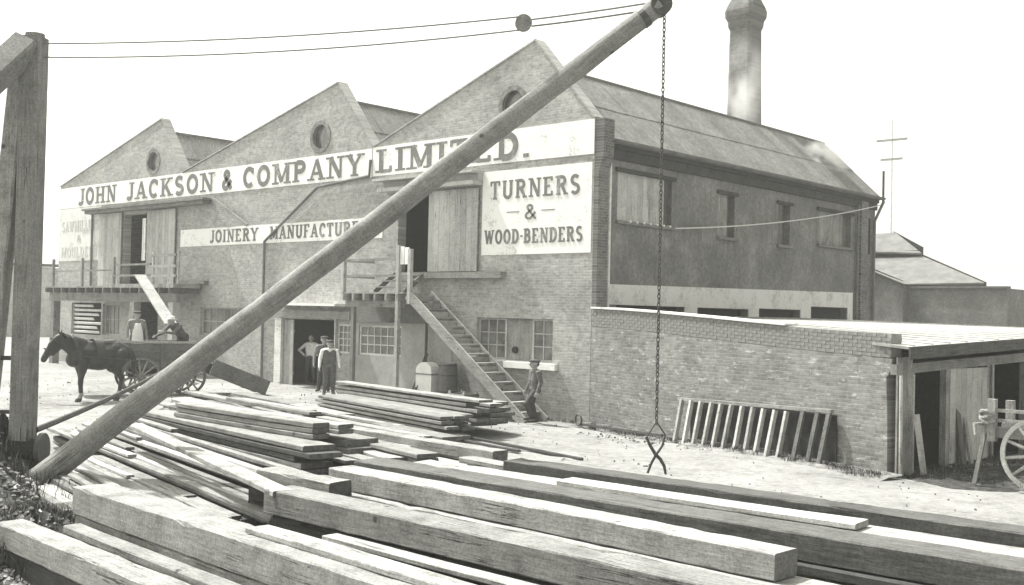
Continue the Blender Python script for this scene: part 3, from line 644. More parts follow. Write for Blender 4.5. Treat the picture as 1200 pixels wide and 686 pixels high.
# ---- platform and stair on the right
def stair_platform():
    t = thing('stair_platform', 'timber landing with rail and long open stair down to the yard', 'staircase', (-7.6, -0.7, 0.3))
    zt = 3.55
    n = 13
    for i in range(n):
        x = -9.10 + i * 0.224
        m = MB(); m.box(x, x + 0.214, -1.32, -0.02, zt - 0.04 - R.uniform(0, .006), zt); m.build('floor_board', 'wood_y', t)
    for i in range(6):
        x = -8.98 + i * 0.52
        MB().box(x, x + 0.09, -1.42, -0.03, zt - 0.25, zt - 0.046).build('joist', 'wood_y', t)
    MB().box(-9.05, -6.35, -1.20, -1.08, zt - 0.46, zt - 0.256).build('bearer', 'wood_mid', t)
    for x, zb, z1 in ((-9.05, zt, 4.62), (-6.44, 0.25, 4.98), (-5.92, 3.2, 4.86)):
        MB().box(x - 0.06, x + 0.06, -1.34, -1.22, zb, z1).build('post', 'wood_post_pale', t)
    MB().box(-8.78, -8.64, -1.18, -1.06, 0.25, zt - 0.46).build('post', 'wood_post', t)
    for z in (4.56, 4.06):
        MB().box(-8.98, -6.51, -1.31, -1.25, z - 0.04, z + 0.04).build('rail', 'wood_pale', t)
        MB().box(-9.08, -9.02, -1.21, -0.03, z - 0.04, z + 0.04).build('rail', 'wood_pale', t)
    for i in range(2):
        MB().box(-6.36 + i * 0.2, -6.20 + i * 0.2, -1.30, -1.26, 4.40, 4.94 - 0.03 * i).build('rail_board', 'white_paint', t)
    for i in range(3):
        MB().box(-7.95, -6.48, -0.92 + i * 0.28, -0.66 + i * 0.28, zt + 0.16 + i * 0.2, zt + 0.20 + i * 0.2).build('step', 'wood_pale', t)
    for x in (-7.93, -6.52): MB().bar((x, -0.95, zt + 0.02), (x, -0.10, zt + 0.62), 0.04, 0.16).build('step_stringer', 'wood_mid', t)
    # long flight
    x0, z0, x1, z1 = -5.98, zt, -1.20, 0.0
    for y in (-1.30, -0.42):
        MB().bar((x0, y, z0 - 0.05), (x1, y, z1 + 0.02), 0.06, 0.30).build('stringer', 'wood_pale', t)
    ns = 14
    for i in range(1, ns):
        f = i / ns; x = x0 + (x1 - x0) * f; z = z0 + (z1 - z0) * f
        MB().box(x - 0.13, x + 0.16, -1.268, -0.452, z + 0.0, z + 0.045).build('tread', 'wood_pale', t)
        MB().box(x - 0.15, x - 0.132, -1.266, -0.454, z + 0.0, z + 0.20).build('riser', 'wood_y', t)
    return t
stair_platform()
def left_platform():
    t = thing('loading_platform', 'weathered timber loading platform with post rail under the left loft door', 'platform', (-24.6, -0.7, 0.3))
    zt = 3.74; n = 38
    for i in range(n):
        x = -29.90 + i * 0.28
        MB().box(x, x + 0.265, -1.30, -0.13, zt - 0.05 - R.uniform(0, .008), zt + (0.10 if x > -24.6 else 0)).build('floor_board', 'wood_y', t)
    for i in range(15):
        x = -29.8 + i * 0.74
        MB().box(x, x + 0.12, -1.42, -0.12, zt - 0.26, zt - 0.06).build('joist', 'wood_post_dark', t)
    MB().box(-29.9, -19.2, -1.18, -1.02, zt - 0.62, zt - 0.264).build('bearer', 'wood_mid', t)
    for x in (-29.55, -22.55, -19.6):
        MB().box(x - 0.17, x + 0.17, -1.2, -0.9, 0.2, zt - 0.625).build('post', 'wood_post_pale' if x > -23 else 'wood_post', t)
    for x in (-29.45, -26.75, -24.0): MB().box(x - 0.05, x + 0.05, -1.28, -1.18, zt + .001, 4.95).build('rail_post', 'wood_post', t)
    MB().box(-29.39, -24.07, -1.26, -1.20, 4.38, 4.44).build('rail', 'wood_mid', t)
    for z in (4.95, 4.52, 4.15):
        MB().box(-21.0, -19.2, -1.27, -1.21, z - 0.05, z + 0.05).build('rail', 'wood_pale', t)
    for x in (-21.02, -19.16): MB().box(x - 0.05, x + 0.05, -1.20, -1.12, zt + 0.101, 5.1).build('rail_post', 'wood_post_pale', t)
    for z in (4.62, 4.18): MB().box(-23.95, -21.08, -1.26, -1.20, z - 0.04, z + 0.04).build('rail', 'wood_mid', t)
left_platform()
o = MB().bar((-20.95, -1.75, 4.15), (-15.85, -3.35, 2.35), 0.42, 0.06).build('loading_plank', 'wood_pale')
tag(o, 'pale wide plank sliding down from the left loading platform', 'plank')

# ------------------------------------------------------------------ low brick yard wall
WO = Vector((0.03, -0.02, 0)); WD = Vector((9.5, -2.63, 0)).normalized(); WN = Vector((WD.y, -WD.x, 0)); WLEN = 9.92
wang = math.atan2(WD.y, WD.x)
LOW = thing('yard_wall', 'low brick yard wall with ragged end between works and open shed', 'wall', WO, wang)
def wtop(s): return 3.17 - 0.40 * sstep(0, 1, min(1, s / 9.9)) * 0.6 - 0.16 * s / 9.9
BH, BW = 0.078, 0.235
ncourse = 6
outw = [(0.0, -0.35), (9.82, -0.35), (9.80, 1.2), (9.76, 1.9), (9.84, 2.0), (9.90, wtop(9.9) - 0.50)]
ss = [9.90 - i * 0.55 for i in range(18)] + [0.0]
outw += [(s, wtop(s) - 0.49) for s in ss[1:]]
loc = lambda u, v, w: (u, w, v)
me = MB().prism(outw, [], loc, 0.34).mesh('wall_body'); obj('wall_body', me, 'brick_wall', LOW)
bme = MB().box(0, BW - 0.012, -0.002, 0.33, 0, BH - 0.009).mesh('brick'); bme.materials.append(MATS['brick_piece'])
bme2 = MB().box(0, BW * 0.5 - 0.012, -0.002, 0.33, 0, BH - 0.009).mesh('brick'); bme2.materials.append(MATS['brick_piece'])
mj = MB()
for k_ in range(6):
    x = (0.5 * BW if k_ % 2 else 0.0)
    while x < 9.68:
        zz = wtop(x) - 0.478 + k_ * BH
        o = bpy.data.objects.new('brick', bme); COL.objects.link(o); o.parent = LOW
        o.location = (x, R.uniform(-.004, .003), zz); sl = (wtop(x + .2) - wtop(x)) / 0.2
        o.rotation_euler = (0, -math.atan(sl) + R.uniform(-.01, .01), R.uniform(-.01, .01)); x += BW
    ns_ = 20
for i in range(20):
    a, b = 9.86 * i / 20, 9.86 * (i + 1) / 20
    mj.add([(a, .012, wtop(a) - .488), (b, .012, wtop(b) - .488), (b, .012, wtop(b) - .012), (a, .012, wtop(a) - .012), (a, .32, wtop(a) - .488), (b, .32, wtop(b) - .488), (b, .32, wtop(b) - .012), (a, .32, wtop(a) - .012)],
           [(0, 1, 2, 3), (7, 6, 5, 4), (3, 2, 6, 7), (0, 4, 5, 1), (1, 5, 6, 2), (3, 7, 4, 0)])
obj('mortar', mj.mesh('mortar'), 'mortar_lime', LOW)
mj = MB()
for i in range(14):
    a, b = 7.1 * i / 14, 7.1 * (i + 1) / 14
    mj.add([(a, -.04, wtop(a)), (b, -.04, wtop(b)), (b, -.04, wtop(b) + .05), (a, -.04, wtop(a) + .05), (a, .37, wtop(a)), (b, .37, wtop(b)), (b, .37, wtop(b) + .05), (a, .37, wtop(a) + .05)],
           [(0, 1, 2, 3), (7, 6, 5, 4), (3, 2, 6, 7), (0, 4, 5, 1), (1, 5, 6, 2), (3, 7, 4, 0)])
obj('coping', mj.mesh('coping'), 'render_white', LOW)
# ------------------------------------------------------------------ open shed at the right
SO = Vector((9.62, -2.66, 0)); SA = rad(85); 
SHED = thing('open_shed', 'low open-fronted timber shed with pale roof at the right', 'shed', SO, SA)
# local frame: x = along the front (away from the camera), y = towards the works (left), z up
def P_(m, name, mat, smooth=False): return obj(name, m.mesh(name), mat, SHED)
def ez(s): return 2.50 + 0.032 * s
rf = MB(); s1 = 11.0
A = [(-0.12, -0.35, ez(-.1)), (s1, -0.35, ez(s1)), (s1, 10.0, 3.02), (2.95, 9.6, 3.02)]
A = [(-0.12, -0.35, ez(-.1) + .02), (s1, -0.35, ez(s1) + .02), (s1, 10.2, 3.03), (3.45, 9.40, 3.02), (-0.10, 0.05, ez(0) + .05)]
rf.add([(a, b, c) for a, b, c in A] + [(a, b, c - 0.05) for a, b, c in A], [(0, 1, 2, 3, 4), (9, 8, 7, 6, 5)] + [(i, (i + 1) % 5, 5 + (i + 1) % 5, 5 + i) for i in range(5)])
P_(rf, 'roof', 'roof_pale')
for i in range(15):
    s = 0.2 + i * 0.75; y1 = 9.3 if s > 3.6 else max(0.4, (s + 0.1) * 2.6)
    zt = ez(s) + (3.02 - ez(s)) * (y1 + .35) / 10.0
    m = MB(); m.bar((s, -0.30, ez(s) + 0.03), (s, y1, zt + 0.03), 0.05, 0.03); P_(m, 'roof_roll', 'roof_pale')
m = MB(); m.bar((-0.14, -0.38, ez(-.1) - 0.10), (s1, -0.38, ez(s1) - 0.10), 0.04, 0.24); P_(m, 'fascia', 'wood_deep')
m = MB(); m.bar((0.0, 0.02, 2.06), (s1, 0.02, 2.06 + .03 * s1), 0.14, 0.20); P_(m, 'door_beam', 'wood_mid')
for s, wd in ((0.66, 0.10), (2.14, 0.14), (4.05, 0.10), (4.3, 0.10), (6.08, 0.16), (8.6, 0.16)):
    m = MB(); m.box(s - wd / 2, s + wd / 2, -0.05, 0.09, -0.1, 1.97 + .03 * s); P_(m, 'post', 'wood_post')
i = 0; s = 0.02
while s < 0.6:
    m = MB(); m.box(s, s + 0.19, -0.06, -0.02 + R.uniform(-.005, .005), R.uniform(-.05, .02), 2.30); P_(m, 'plank', 'wood_post'); s += 0.2
s = 2.22
while s < 3.95:
    m = MB(); m.box(s, s + 0.24, -0.07, -0.03 + R.uniform(-.005, .005), R.uniform(0.02, .08), 2.04); P_(m, 'plank', 'paint_grey'); s += 0.25
s = 6.2
while s < 8.5:
    m = MB(); m.box(s, s + 0.24, -0.07, -0.03, R.uniform(0.02, .08), 2.2); P_(m, 'plank', 'paint_grey'); s += 0.25
m = MB(); m.box(1.55, s1 - .06, 3.6, 3.66, -0.1, 2.6); P_(m, 'back_boarding', 'tarred_shade')
m = MB(); m.box(s1 - .05, s1, 0, 3.66, -.1, 2.6); P_(m, 'end_boarding', 'tarred_shade')
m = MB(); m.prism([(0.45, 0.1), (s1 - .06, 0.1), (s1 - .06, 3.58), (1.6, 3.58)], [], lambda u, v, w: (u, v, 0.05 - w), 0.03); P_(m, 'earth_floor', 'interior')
m = MB(); m.prism([(0.3, -0.25), (s1 - .06, -0.25), (s1 - .06, 3.58), (1.5, 3.58)], [], lambda u, v, w: (u, v, 2.38 + .03 * u - w), 0.02); P_(m, 'shade_lining', 'tarred_shade')  # lining added in near-black to darken the shed interior
m = MB(); m.bar((0.70, -0.03, 1.95), (0.70, -0.03, 0.0), 0.05, 0.05); P_(m, 'door_jamb', 'wood_post_pale')
m = MB(); m.tube([(0.04, -0.12, 1.95), (0.06, -0.12, 0.0)], 0.035, 8); P_(m, 'rain_pipe', 'wood_post_pale')

# ------------------------------------------------------------------ chimney, buildings behind, fence
def octo(cx_, cy_, r_):
    a, b = r_ * 0.78, r_ * 0.60
    return [(cx_ + x, cy_ + y) for x, y in ((a, -b), (a, b), (b, a), (-b, a), (-a, b), (-a, -b), (-b, -a), (b, -a))]
CH = thing('chimney_stack', 'tall brick chimney stack with flared cap behind the works roof', 'chimney', (-4.35, 15.2, 0))
m = MB(); lev = [(0, 0.85), (9, 0.74), (14.6, 0.64)]
def oct_loft(m, lev):
    b = len(m.v)
    for z, r_ in lev: m.v += [(x, y, z) for x, y in octo(-4.35, 15.2, r_)]
    for i in range(len(lev) - 1):
        for j in range(8): m.f.append((b + i * 8 + j, b + i * 8 + (j + 1) % 8, b + (i + 1) * 8 + (j + 1) % 8, b + (i + 1) * 8 + j))
    m.f.append(tuple(b + j for j in range(8))[::-1]); m.f.append(tuple(b + (len(lev) - 1) * 8 + j for j in range(8)))
oct_loft(m, lev); m.build('shaft', 'brick_stack', CH)
m = MB(); oct_loft(m, [(14.605, 0.65), (14.75, 0.72), (14.95, 0.74), (15.10, 0.84), (15.35, 0.86), (15.55, 0.78), (15.9, 0.58)]); m.build('cap', 'brick_stack', CH)

BK = thing('rear_workshop', 'low workshop with clerestory ridge and sheet roof behind the works', 'building', (-1.0, 27.0, 0))
def hexa(m, a, b): m.add(a + b, [(0, 1, 2, 3), (7, 6, 5, 4), (0, 4, 5, 1), (1, 5, 6, 2), (2, 6, 7, 3), (3, 7, 4, 0)])
m = MB(); m.box(-8.0, 2.40, 26.0, 26.25, -0.2, 4.55); m.build('wall', 'render_dark', BK)
m = MB(); m.box(2.15, 2.40, 26.26, 40, -0.2, 4.55); m.build('wall', 'render_dark', BK)
m = MB(); m.box(-2.0, 2.45, 25.90, 26.30, 4.552, 4.64); m.build('coping', 'lead', BK)
m = MB(); m.prism([(-6.5, -0.2), (-2.02, -0.2), (-2.02, 4.66), (-3.75, 5.40), (-6.5, 5.7)], [], lambda u, v, w: (u, 25.55 + w, v), 0.4); m.build('front_annexe', 'render_dark', BK)
def slab(m, top, th):
    n = len(top); m.add([tuple(q) for q in top] + [(x, y, z - th) for x, y, z in top], [tuple(range(n)), tuple(range(2 * n - 1, n - 1, -1))] + [(i, (i + 1) % n, n + (i + 1) % n, n + i) for i in range(n)])
m = MB(); slab(m, [(-6.6, 25.4, 5.78), (-3.75, 25.4, 5.47), (-1.90, 25.4, 4.73), (-1.90, 26.3, 4.73), (-3.75, 26.3, 5.47), (-6.6, 26.3, 5.78)], 0.05); m.build('annexe_roof', 'roof_iron', BK)
m = MB(); slab(m, [(-9.0, 26.0, 4.66), (1.42, 26.0, 4.80), (-2.58, 29, 6.22), (-9.0, 29, 6.14)], 0.06); m.build('roof', 'lead', BK)
m = MB(); m.box(-9.0, -2.62, 29.02, 29.15, 4.6, 6.5); m.build('clerestory', 'wood_dark', BK)
m = MB(); slab(m, [(-8.0, 28.8, 6.62), (-2.50, 28.8, 6.34), (-4.80, 31.1, 7.58), (-9.5, 31.1, 7.40)], 0.08); m.build('upper_roof', 'lead', BK)
m = MB(); m.prism([(-4.95, 7.64), (-3.45, 6.80), (-3.45, 6.42), (-0.33, 5.02), (-0.33, 4.4), (-4.95, 4.4)], [], lambda u, v, w: (u, 31.2 + w, v), 0.2); m.build('gable_end', 'wood_dark', BK)
YW = MB().box(2.6, 60, 34, 34.25, -0.2, 3.3); YW.box(2.6, 60, 33.95, 34.3, 3.302, 3.38); o = YW.build('boundary_wall', 'brick_side')
tag(o, 'long low boundary wall behind the open shed', 'wall')

FN = thing('board_hoarding', 'tall pale timber boarding far left beyond the works', 'fence', (-70.0, 17.5, 0))
fd = Vector((-0.30, -0.954, 0))
fp = Vector((-62.0, 40.0, 0)); fl = 62.0; nb = 70
for i in range(nb):
    a = fp + fd * (fl * i / nb); b = fp + fd * (fl * (i + 0.95) / nb)
    m = MB(); m.bar((a + b) / 2 + Vector((0, 0, 0.25)), (a + b) / 2 + Vector((0, 0, 5.9 + R.uniform(-.06, .06))), fl / nb * 0.95, 0.06, upv=(fd.y, -fd.x, 0)); m.build('board', 'wood_post_pale', FN)
m = MB(); m.bar(fp + Vector((0, 0, 6.05)), fp + fd * fl + Vector((0, 0, 6.05)), 0.3, 0.22); m.build('capping', 'wood_dark', FN)

TP = thing('telegraph_pole', 'faint tall telegraph pole with crossarms far behind the works', 'pole', (-21.8, 70.0, 0))
MB().tube([(-21.8, 70, 0), (-21.8, 70, 20.8)], [0.16, 0.08], 10).build('shaft', 'pipe_pale', TP)  # pale shaft colour stands in for haze over the distance
MB().box(-23.2, -20.4, 69.9, 70.0, 18.9, 19.1).build('crossarm', 'wood_mid', TP)
MB().box(-22.8, -20.8, 69.9, 70.0, 17.2, 17.4).build('crossarm', 'wood_mid', TP)
for dx in (-1.2, -.6, .6, 1.2): MB().tube([(-21.8 + dx, 69.95, 19.02), (-21.8 + dx, 69.95, 19.3)], 0.05, 6).build('insulator', 'cloth_white', TP)
pts = []
for i in range(25):
    t = i / 24; pts.append((0.16 + .02 * t, 3.75 + (17.9 - 3.75) * t, 5.62 + (7.55 - 5.62) * t - 0.55 * 4 * t * (1 - t) * 0.35))
o = MB().tube(pts, 0.022, 6).build('slack_rope', 'rope_pale'); tag(o, 'pale slack rope strung along the dark side wall', 'rope')

# ------------------------------------------------------------------ timber
TIM_GROUPS = {}
def timber(name, label, x, y, ang, L, z, h, wd, mat, group=None, tilt=0.0, cat='timber', rng=R):
    """sawn timber: near top edge starts at (x, y), runs along ang (degrees), width goes to the far side; z = top"""
    n = max(2, int(L / (0.22 if h > .15 else 0.6))); c = min(0.014, h * 0.15); je = 0.005 if h > .15 else 0.003
    prof = [(c, 0), (wd - c, 0), (wd, c), (wd, h - c), (wd - c, h), (c, h), (0, h - c), (0, c)]
    mb = MB(); bow = rng.uniform(-0.012, 0.012) * min(L / 4, 1.5); bow2 = rng.uniform(-0.008, 0.008) * min(L / 4, 1.0) if h > 0.15 else rng.uniform(-.012, .004)
    for i in range(n + 1):
        t = i / n; q = 4 * t * (1 - t)
        for (a, b) in prof:
            mb.v.append((t * L + (rng.uniform(-.006, .006) if i in (0, n) else 0), a + bow * q + rng.uniform(-je, je), b - h + bow2 * q + rng.uniform(-je, je) - (rng.uniform(0, .03) if h > .15 and rng.random() < .05 and b > h * .8 else 0)))
    for i in range(n):
        for j in range(8):
            a = i * 8 + j; b = i * 8 + (j + 1) % 8; mb.f.append((a, b, b + 8, a + 8))
    mb.f.append(tuple(range(8))[::-1]); mb.f.append(tuple(n * 8 + j for j in range(8)))
    me = mb.mesh(name); me.materials.append(MATS[mat]); me.materials.append(MATS['end_grain_shaded' if mat != 'wood_bright' else 'wood_mid'])  # cut ends darker: end grain, plus shade put into the colour
    for f_ in me.polygons:
        if len(f_.vertices) == 8: f_.material_index = 1
    o = obj(name, me, None, None, (x, y, z), (0, -rad(tilt), rad(ang)))
    return tag(o, label, cat, group)
def under(name, label, x, y, ang, L, z, h, wd, mat, group, gap=0.012, n=9, jit=0.06, cat='timber'):
    """the same kind of timber in layers beneath, down to the ground"""
    zz = z
    k_ = 0
    while k_ < n:
        gz = gh(x, y)
        if zz - h < gz - 0.04: break
        timber(name, label, x + R.uniform(-jit, jit) * 2, y + R.uniform(-jit * 0.3, jit), ang + R.uniform(-.25, .25), L + R.uniform(-jit, jit) * 3, zz, h, wd * R.uniform(0.92, 1.0), mat, group, cat=cat)
        zz -= h + gap; k_ += 1

# -- stack nearest the derrick
timber('squared_beam', 'long squared beam, upper of two, at the lower left carrying a plank', 6.60, -17.69, -3.9, 8.4, 0.95, 0.31, 0.44, 'wood_pale')
timber('squared_beam', 'squared beam directly under the upper beam of the lower left stack', 6.63, -17.67, -3.9, 8.2, 0.63, 0.31, 0.44, 'wood_mid')
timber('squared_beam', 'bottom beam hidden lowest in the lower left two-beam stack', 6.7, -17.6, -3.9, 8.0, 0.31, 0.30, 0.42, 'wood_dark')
timber('top_plank', 'narrow pale plank lying on the upper lower-left beam', 10.03, -17.74, -4.1, 5.0, 1.005, 0.055, 0.24, 'wood_pale', cat='plank')
timber('squared_beam', 'broad pale beam at the bottom left corner in front of rubble', 6.06, -18.30, -3.5, 8.0, 0.55, 0.26, 0.31, 'wood_pale')
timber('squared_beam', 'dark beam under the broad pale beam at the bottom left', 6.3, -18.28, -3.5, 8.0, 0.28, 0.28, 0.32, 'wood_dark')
timber('edge_plank', 'thin plank on edge wedged behind the bottom left beam', 7.0, -17.98, -3.8, 7.0, 0.61, 0.09, 0.20, 'wood_mid', cat='plank')
# -- middle beams
timber('squared_beam', 'long beam with dark stained side in the middle of the foreground', 7.82, -16.00, -0.9, 8.0, 0.90, 0.28, 0.42, 'wood_mid')
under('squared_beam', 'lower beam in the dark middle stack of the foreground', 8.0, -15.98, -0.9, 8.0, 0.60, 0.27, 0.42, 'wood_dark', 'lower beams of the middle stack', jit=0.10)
timber('thin_plank', 'long thin plank running into the gap between foreground stacks', 9.70, -16.50, -2.5, 5.0, 0.46, 0.06, 0.30, 'wood_mid', cat='plank')
timber('thin_plank', 'second thin plank low in the foreground gap', 9.9, -16.85, -2.0, 5.0, 0.36, 0.06, 0.30, 'wood_mid', cat='plank')
timber('thin_plank', 'pale thin plank against the dark stained beam side', 9.2, -16.22, -1.4, 6.0, 0.60, 0.05, 0.20, 'wood_pale', cat='plank')
timber('thin_plank', 'short grey plank between the two foreground beam stacks', 8.6, -16.62, -3.4, 3.6, 0.56, 0.06, 0.22, 'wood_mid', cat='plank')
under('thin_plank', 'packing board under the planks of the foreground gap', 8.4, -16.75, -2.5, 5.8, 0.48, 0.10, 0.62, 'wood_deep', 'packing boards in the foreground gap', cat='plank')
under('thin_plank', 'dark plank at the bottom of the foreground gap', 9.6, -16.9, -2.0, 5.0, 0.26, 0.06, 0.7, 'wood_dark', 'planks in the foreground gap', cat='plank')
timber('short_beam', 'short beam butting against the left end of the long bright beam', 6.75, -15.37, 0.8, 1.46, 0.95, 0.20, 0.34, 'wood_mid')
under('short_beam', 'supporting timber under the short foreground beam', 6.5, -15.35, 0.8, 1.9, 0.74, 0.20, 0.34, 'wood_dark', 'supports under the short beam')
timber('squared_beam', 'long bright squared beam with its sawn end facing right', 7.48, -14.79, -2.4, 6.39, 1.00, 0.24, 0.38, 'wood_bright')
timber('squared_beam', 'beam just beneath the long bright squared beam', 7.5, -14.86, -2.6, 7.0, 0.745, 0.24, 0.50, 'wood_pale')
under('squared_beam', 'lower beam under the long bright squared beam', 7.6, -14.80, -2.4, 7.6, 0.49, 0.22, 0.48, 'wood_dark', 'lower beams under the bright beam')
# -- right hand stack
timber('squared_beam', 'long beam behind the bright beam running out of frame right', 7.16, -14.12, 0.6, 11.0, 1.00, 0.26, 0.50, 'wood_deep')
ORDB = 'first second third fourth fifth sixth'.split()
for i, (zz, dx) in enumerate(((0.73, 0.2), (0.62, 0.5), (0.51, 0.1), (0.40, 0.6), (0.29, 0.3), (0.18, 0.4))):
    timber('deal_board', ORDB[i] + ' dark board from the top in the right hand foreground stack', 7.3 + dx, -14.13 + R.uniform(-.05, .05), 0.6 + R.uniform(-.3, .3), 10.6, zz, 0.10, 0.9, 'wood_dark', 'boards layered in the right hand stack', cat='plank')
timber('squared_beam', 'beam lying flush beside the long right hand beam', 7.6, -13.60, 0.9, 10.5, 0.97, 0.26, 0.48, 'wood_pale')
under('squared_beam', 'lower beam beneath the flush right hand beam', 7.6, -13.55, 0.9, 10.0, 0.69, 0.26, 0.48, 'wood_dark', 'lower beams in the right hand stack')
timber('top_plank', 'white plank with cut end lying on the right hand stack', 10.23, -13.60, 2.0, 3.62, 1.05, 0.06, 0.34, 'wood_bright', cat='plank')
timber('squared_beam', 'rearmost dark sided beam of the right hand stack', 8.42, -12.56, 1.2, 10.0, 1.00, 0.30, 0.40, 'wood_deep')
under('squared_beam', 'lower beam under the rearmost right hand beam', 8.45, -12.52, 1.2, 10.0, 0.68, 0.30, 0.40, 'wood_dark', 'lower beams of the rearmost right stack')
# -- centre left stack: boards on boards
for q in range(3):
    timber('stack_board', ('lowest', 'middle', 'topmost')[q] + ' board of the short upper tier on the centre left stack', -1.25 + R.uniform(-.12, .1), -11.80 + R.uniform(-.02, .03), -3.0 + R.uniform(-.3, .3), 4.8 + R.uniform(-.3, .25), 0.87 + q * 0.095, 0.085, 0.34, 'wood_mid', cat='plank')
    timber('stack_board', ('lowest', 'middle', 'topmost')[q] + ' board of the rear upper tier on the centre left stack', -1.3 + R.uniform(-.3, .2), -11.40 + R.uniform(-.03, .03), -3.4 + R.uniform(-.5, .5), 4.7 + R.uniform(-.5, .6), 0.86 + q * 0.085, 0.075, 0.32, 'wood_pale' if q == 2 else 'wood_mid', cat='plank')
LAYC = 'topmost second third fourth fifth sixth seventh eighth'.split()
zz = 0.775; q = 0
while zz > 0.14:
    timber('stack_board', LAYC[q] + ' long board in the dark side of the centre left stack', -2.80 + R.uniform(-.15, .15), -11.66 + R.uniform(-.025, .03), -7.9 + R.uniform(-.2, .2), 7.1 + R.uniform(-.35, .3), zz, 0.088, 0.60, 'wood_deep' if q % 3 else 'wood_mid', cat='plank'); zz -= 0.10; q += 1
under('stack_board', 'inner board filling the centre left stack', -2.5, -11.0, -5, 6.5, 0.77, 0.12, 0.7, 'wood_mid', 'inner boards of the centre left stack', cat='plank')
timber('long_plank', 'long pale plank slanting across from the derrick to the middle beam', 0.44, -13.72, -16.9, 7.95, 0.90, 0.07, 0.26, 'wood_pale', cat='plank')
# -- scattered planks in the middle distance
mid = [('long pale plank left of the doorway men', -8.07, -6.01, -12.0, 3.9, 0.60, 0.10, 0.45), ('dark ended plank below the doorway men', -5.03, -6.60, -15.7, 3.9, 0.60, 0.10, 0.45),
       ('long beam in the middle of the yard with rounded edge', 0.9, -9.76, -5.2, 5.15, 0.70, 0.20, 0.34), ('broad pale plank with dark cut end in mid yard', 2.30, -10.70, -13.7, 3.35, 0.70, 0.07, 0.42),
       ('grey plank end under the broad mid yard plank', 3.06, -11.02, -17.5, 2.07, 0.60, 0.10, 0.35), ('short pale offcut beside the rearmost right beam', 6.2, -11.19, -6.5, 1.35, 0.70, 0.09, 0.30),
       ('pale wide board behind the mid yard beam', 0.6, -8.25, -12.4, 2.9, 0.60, 0.08, 0.45), ('thin plank along the back of the centre left stack', -6.23, -8.83, -10.8, 4.9, 0.70, 0.08, 0.4),
       ('long thin plank beside the wagon wheel', -10.42, -6.07, -10.6, 6.6, 0.50, 0.08, 0.35), ('rough plank in front of the wall stack', -3.4, -7.05, -13.0, 4.6, 0.50, 0.10, 0.40),
       ('pale plank crossing the middle of the yard', -2.2, -8.9, -12.5, 4.6, 0.62, 0.09, 0.40), ('bent plank beside the dark centre stack', -0.6, -9.85, -14.5, 4.2, 0.62, 0.08, 0.36),
       ('flat board near the long mid yard beam', 3.2, -9.35, -9.0, 3.0, 0.48, 0.08, 0.4), ('worn plank near the topmost centre beam', -3.0, -10.45, -11.5, 5.0, 0.66, 0.09, 0.4)]
for i, (lb, x, y, a, L, z, h_, w_) in enumerate(mid):
    timber('plank', lb, x, y, a, L, z, h_, w_, 'wood_pale' if i % 3 else 'wood_mid', cat='plank')
    under('plank', 'plank in the lower layers of the mid yard piles', x + 0.1, y + 0.03, a, L - 0.15, z - h_ - 0.02, 0.11, w_ * 1.0, 'wood_mid' if i % 2 else 'wood_dark', 'lower planks of the mid yard piles', gap=0.05, cat='plank')  # alternate lower layers darker, gap shade put into the wood colour
# fill piles between
for i in range(84):
    x = R.uniform(-7.5, 3.8); y = -5.9 - 0.32 * (x + 7.5) - R.uniform(0, 2.9); L = R.uniform(2.6, 5.2)
    if x + L > 6.2: L = 6.2 - x
    z = R.uniform(0.24, 0.58) + gh(x, y) * 0.4
    timber('plank', 'loose plank lying among the mid yard piles', x, y, R.uniform(-15, -9), L, z, R.uniform(.04, .08), R.uniform(.14, .32), R.choice(['wood_pale', 'wood_mid', 'wood_pale', 'wood_deep']), 'loose planks of the mid yard piles', cat='plank')
# -- stack against the works
LAYN = 'first second third fourth fifth sixth'.split()
lay = 0.36; idx = 0
while lay < 0.86:
    for j in range(3):
        L = 6.9 + R.uniform(-.35, .35); x = -6.5 + R.uniform(-.2, .15)
        timber('deal', 'sawn deal in ' + ('front', 'middle', 'back')[j] + ' row, ' + LAYN[int(round((lay - .36) / .112))] + ' layer up, of the stair foot stack', x, -3.45 + j * 0.42 + R.uniform(-.03, .03), -11.2 + R.uniform(-.4, .4), L, lay, 0.085, 0.40, R.choice(['wood_mid', 'wood_mid', 'wood_pale']), 'deals stacked beside the stair', cat='plank')
    lay += 0.112
timber('deal', 'topmost pale deal on the stack beside the stair foot', -6.55, -3.50, -11.2, 7.25, lay + 0.01, 0.06, 0.40, 'wood_pale', cat='plank')
lay = 0.18
while lay < 0.62:
    for j in range(3):
        L = 6.4 + R.uniform(-.3, .5); x = -6.0 + R.uniform(-.2, .2)
        timber('deal', 'sawn deal in ' + ('nearest', 'middle', 'rear')[j] + ' row, ' + LAYN[int(round((lay - .18) / .105))] + ' layer up, before the stair stack', x, -4.55 + j * 0.36 + R.uniform(-.05, .03), -13.0 + R.uniform(-1, .6), L, lay, 0.07, 0.34, R.choice(['wood_mid', 'wood_pale', 'wood_pale']), 'deals in the front row by the works', cat='plank')
    lay += 0.105
for (x, y, a, L) in ((0.3, -5.15, -12.8, 4.4), (-0.2, -5.5, -12.0, 3.2)):
    timber('pole_batten', 'thin dark batten on the ground right of the stacked deals', x, y, a, L, 0.10, 0.06, 0.10, 'wood_dark', 'dark battens on the open ground', cat='batten')
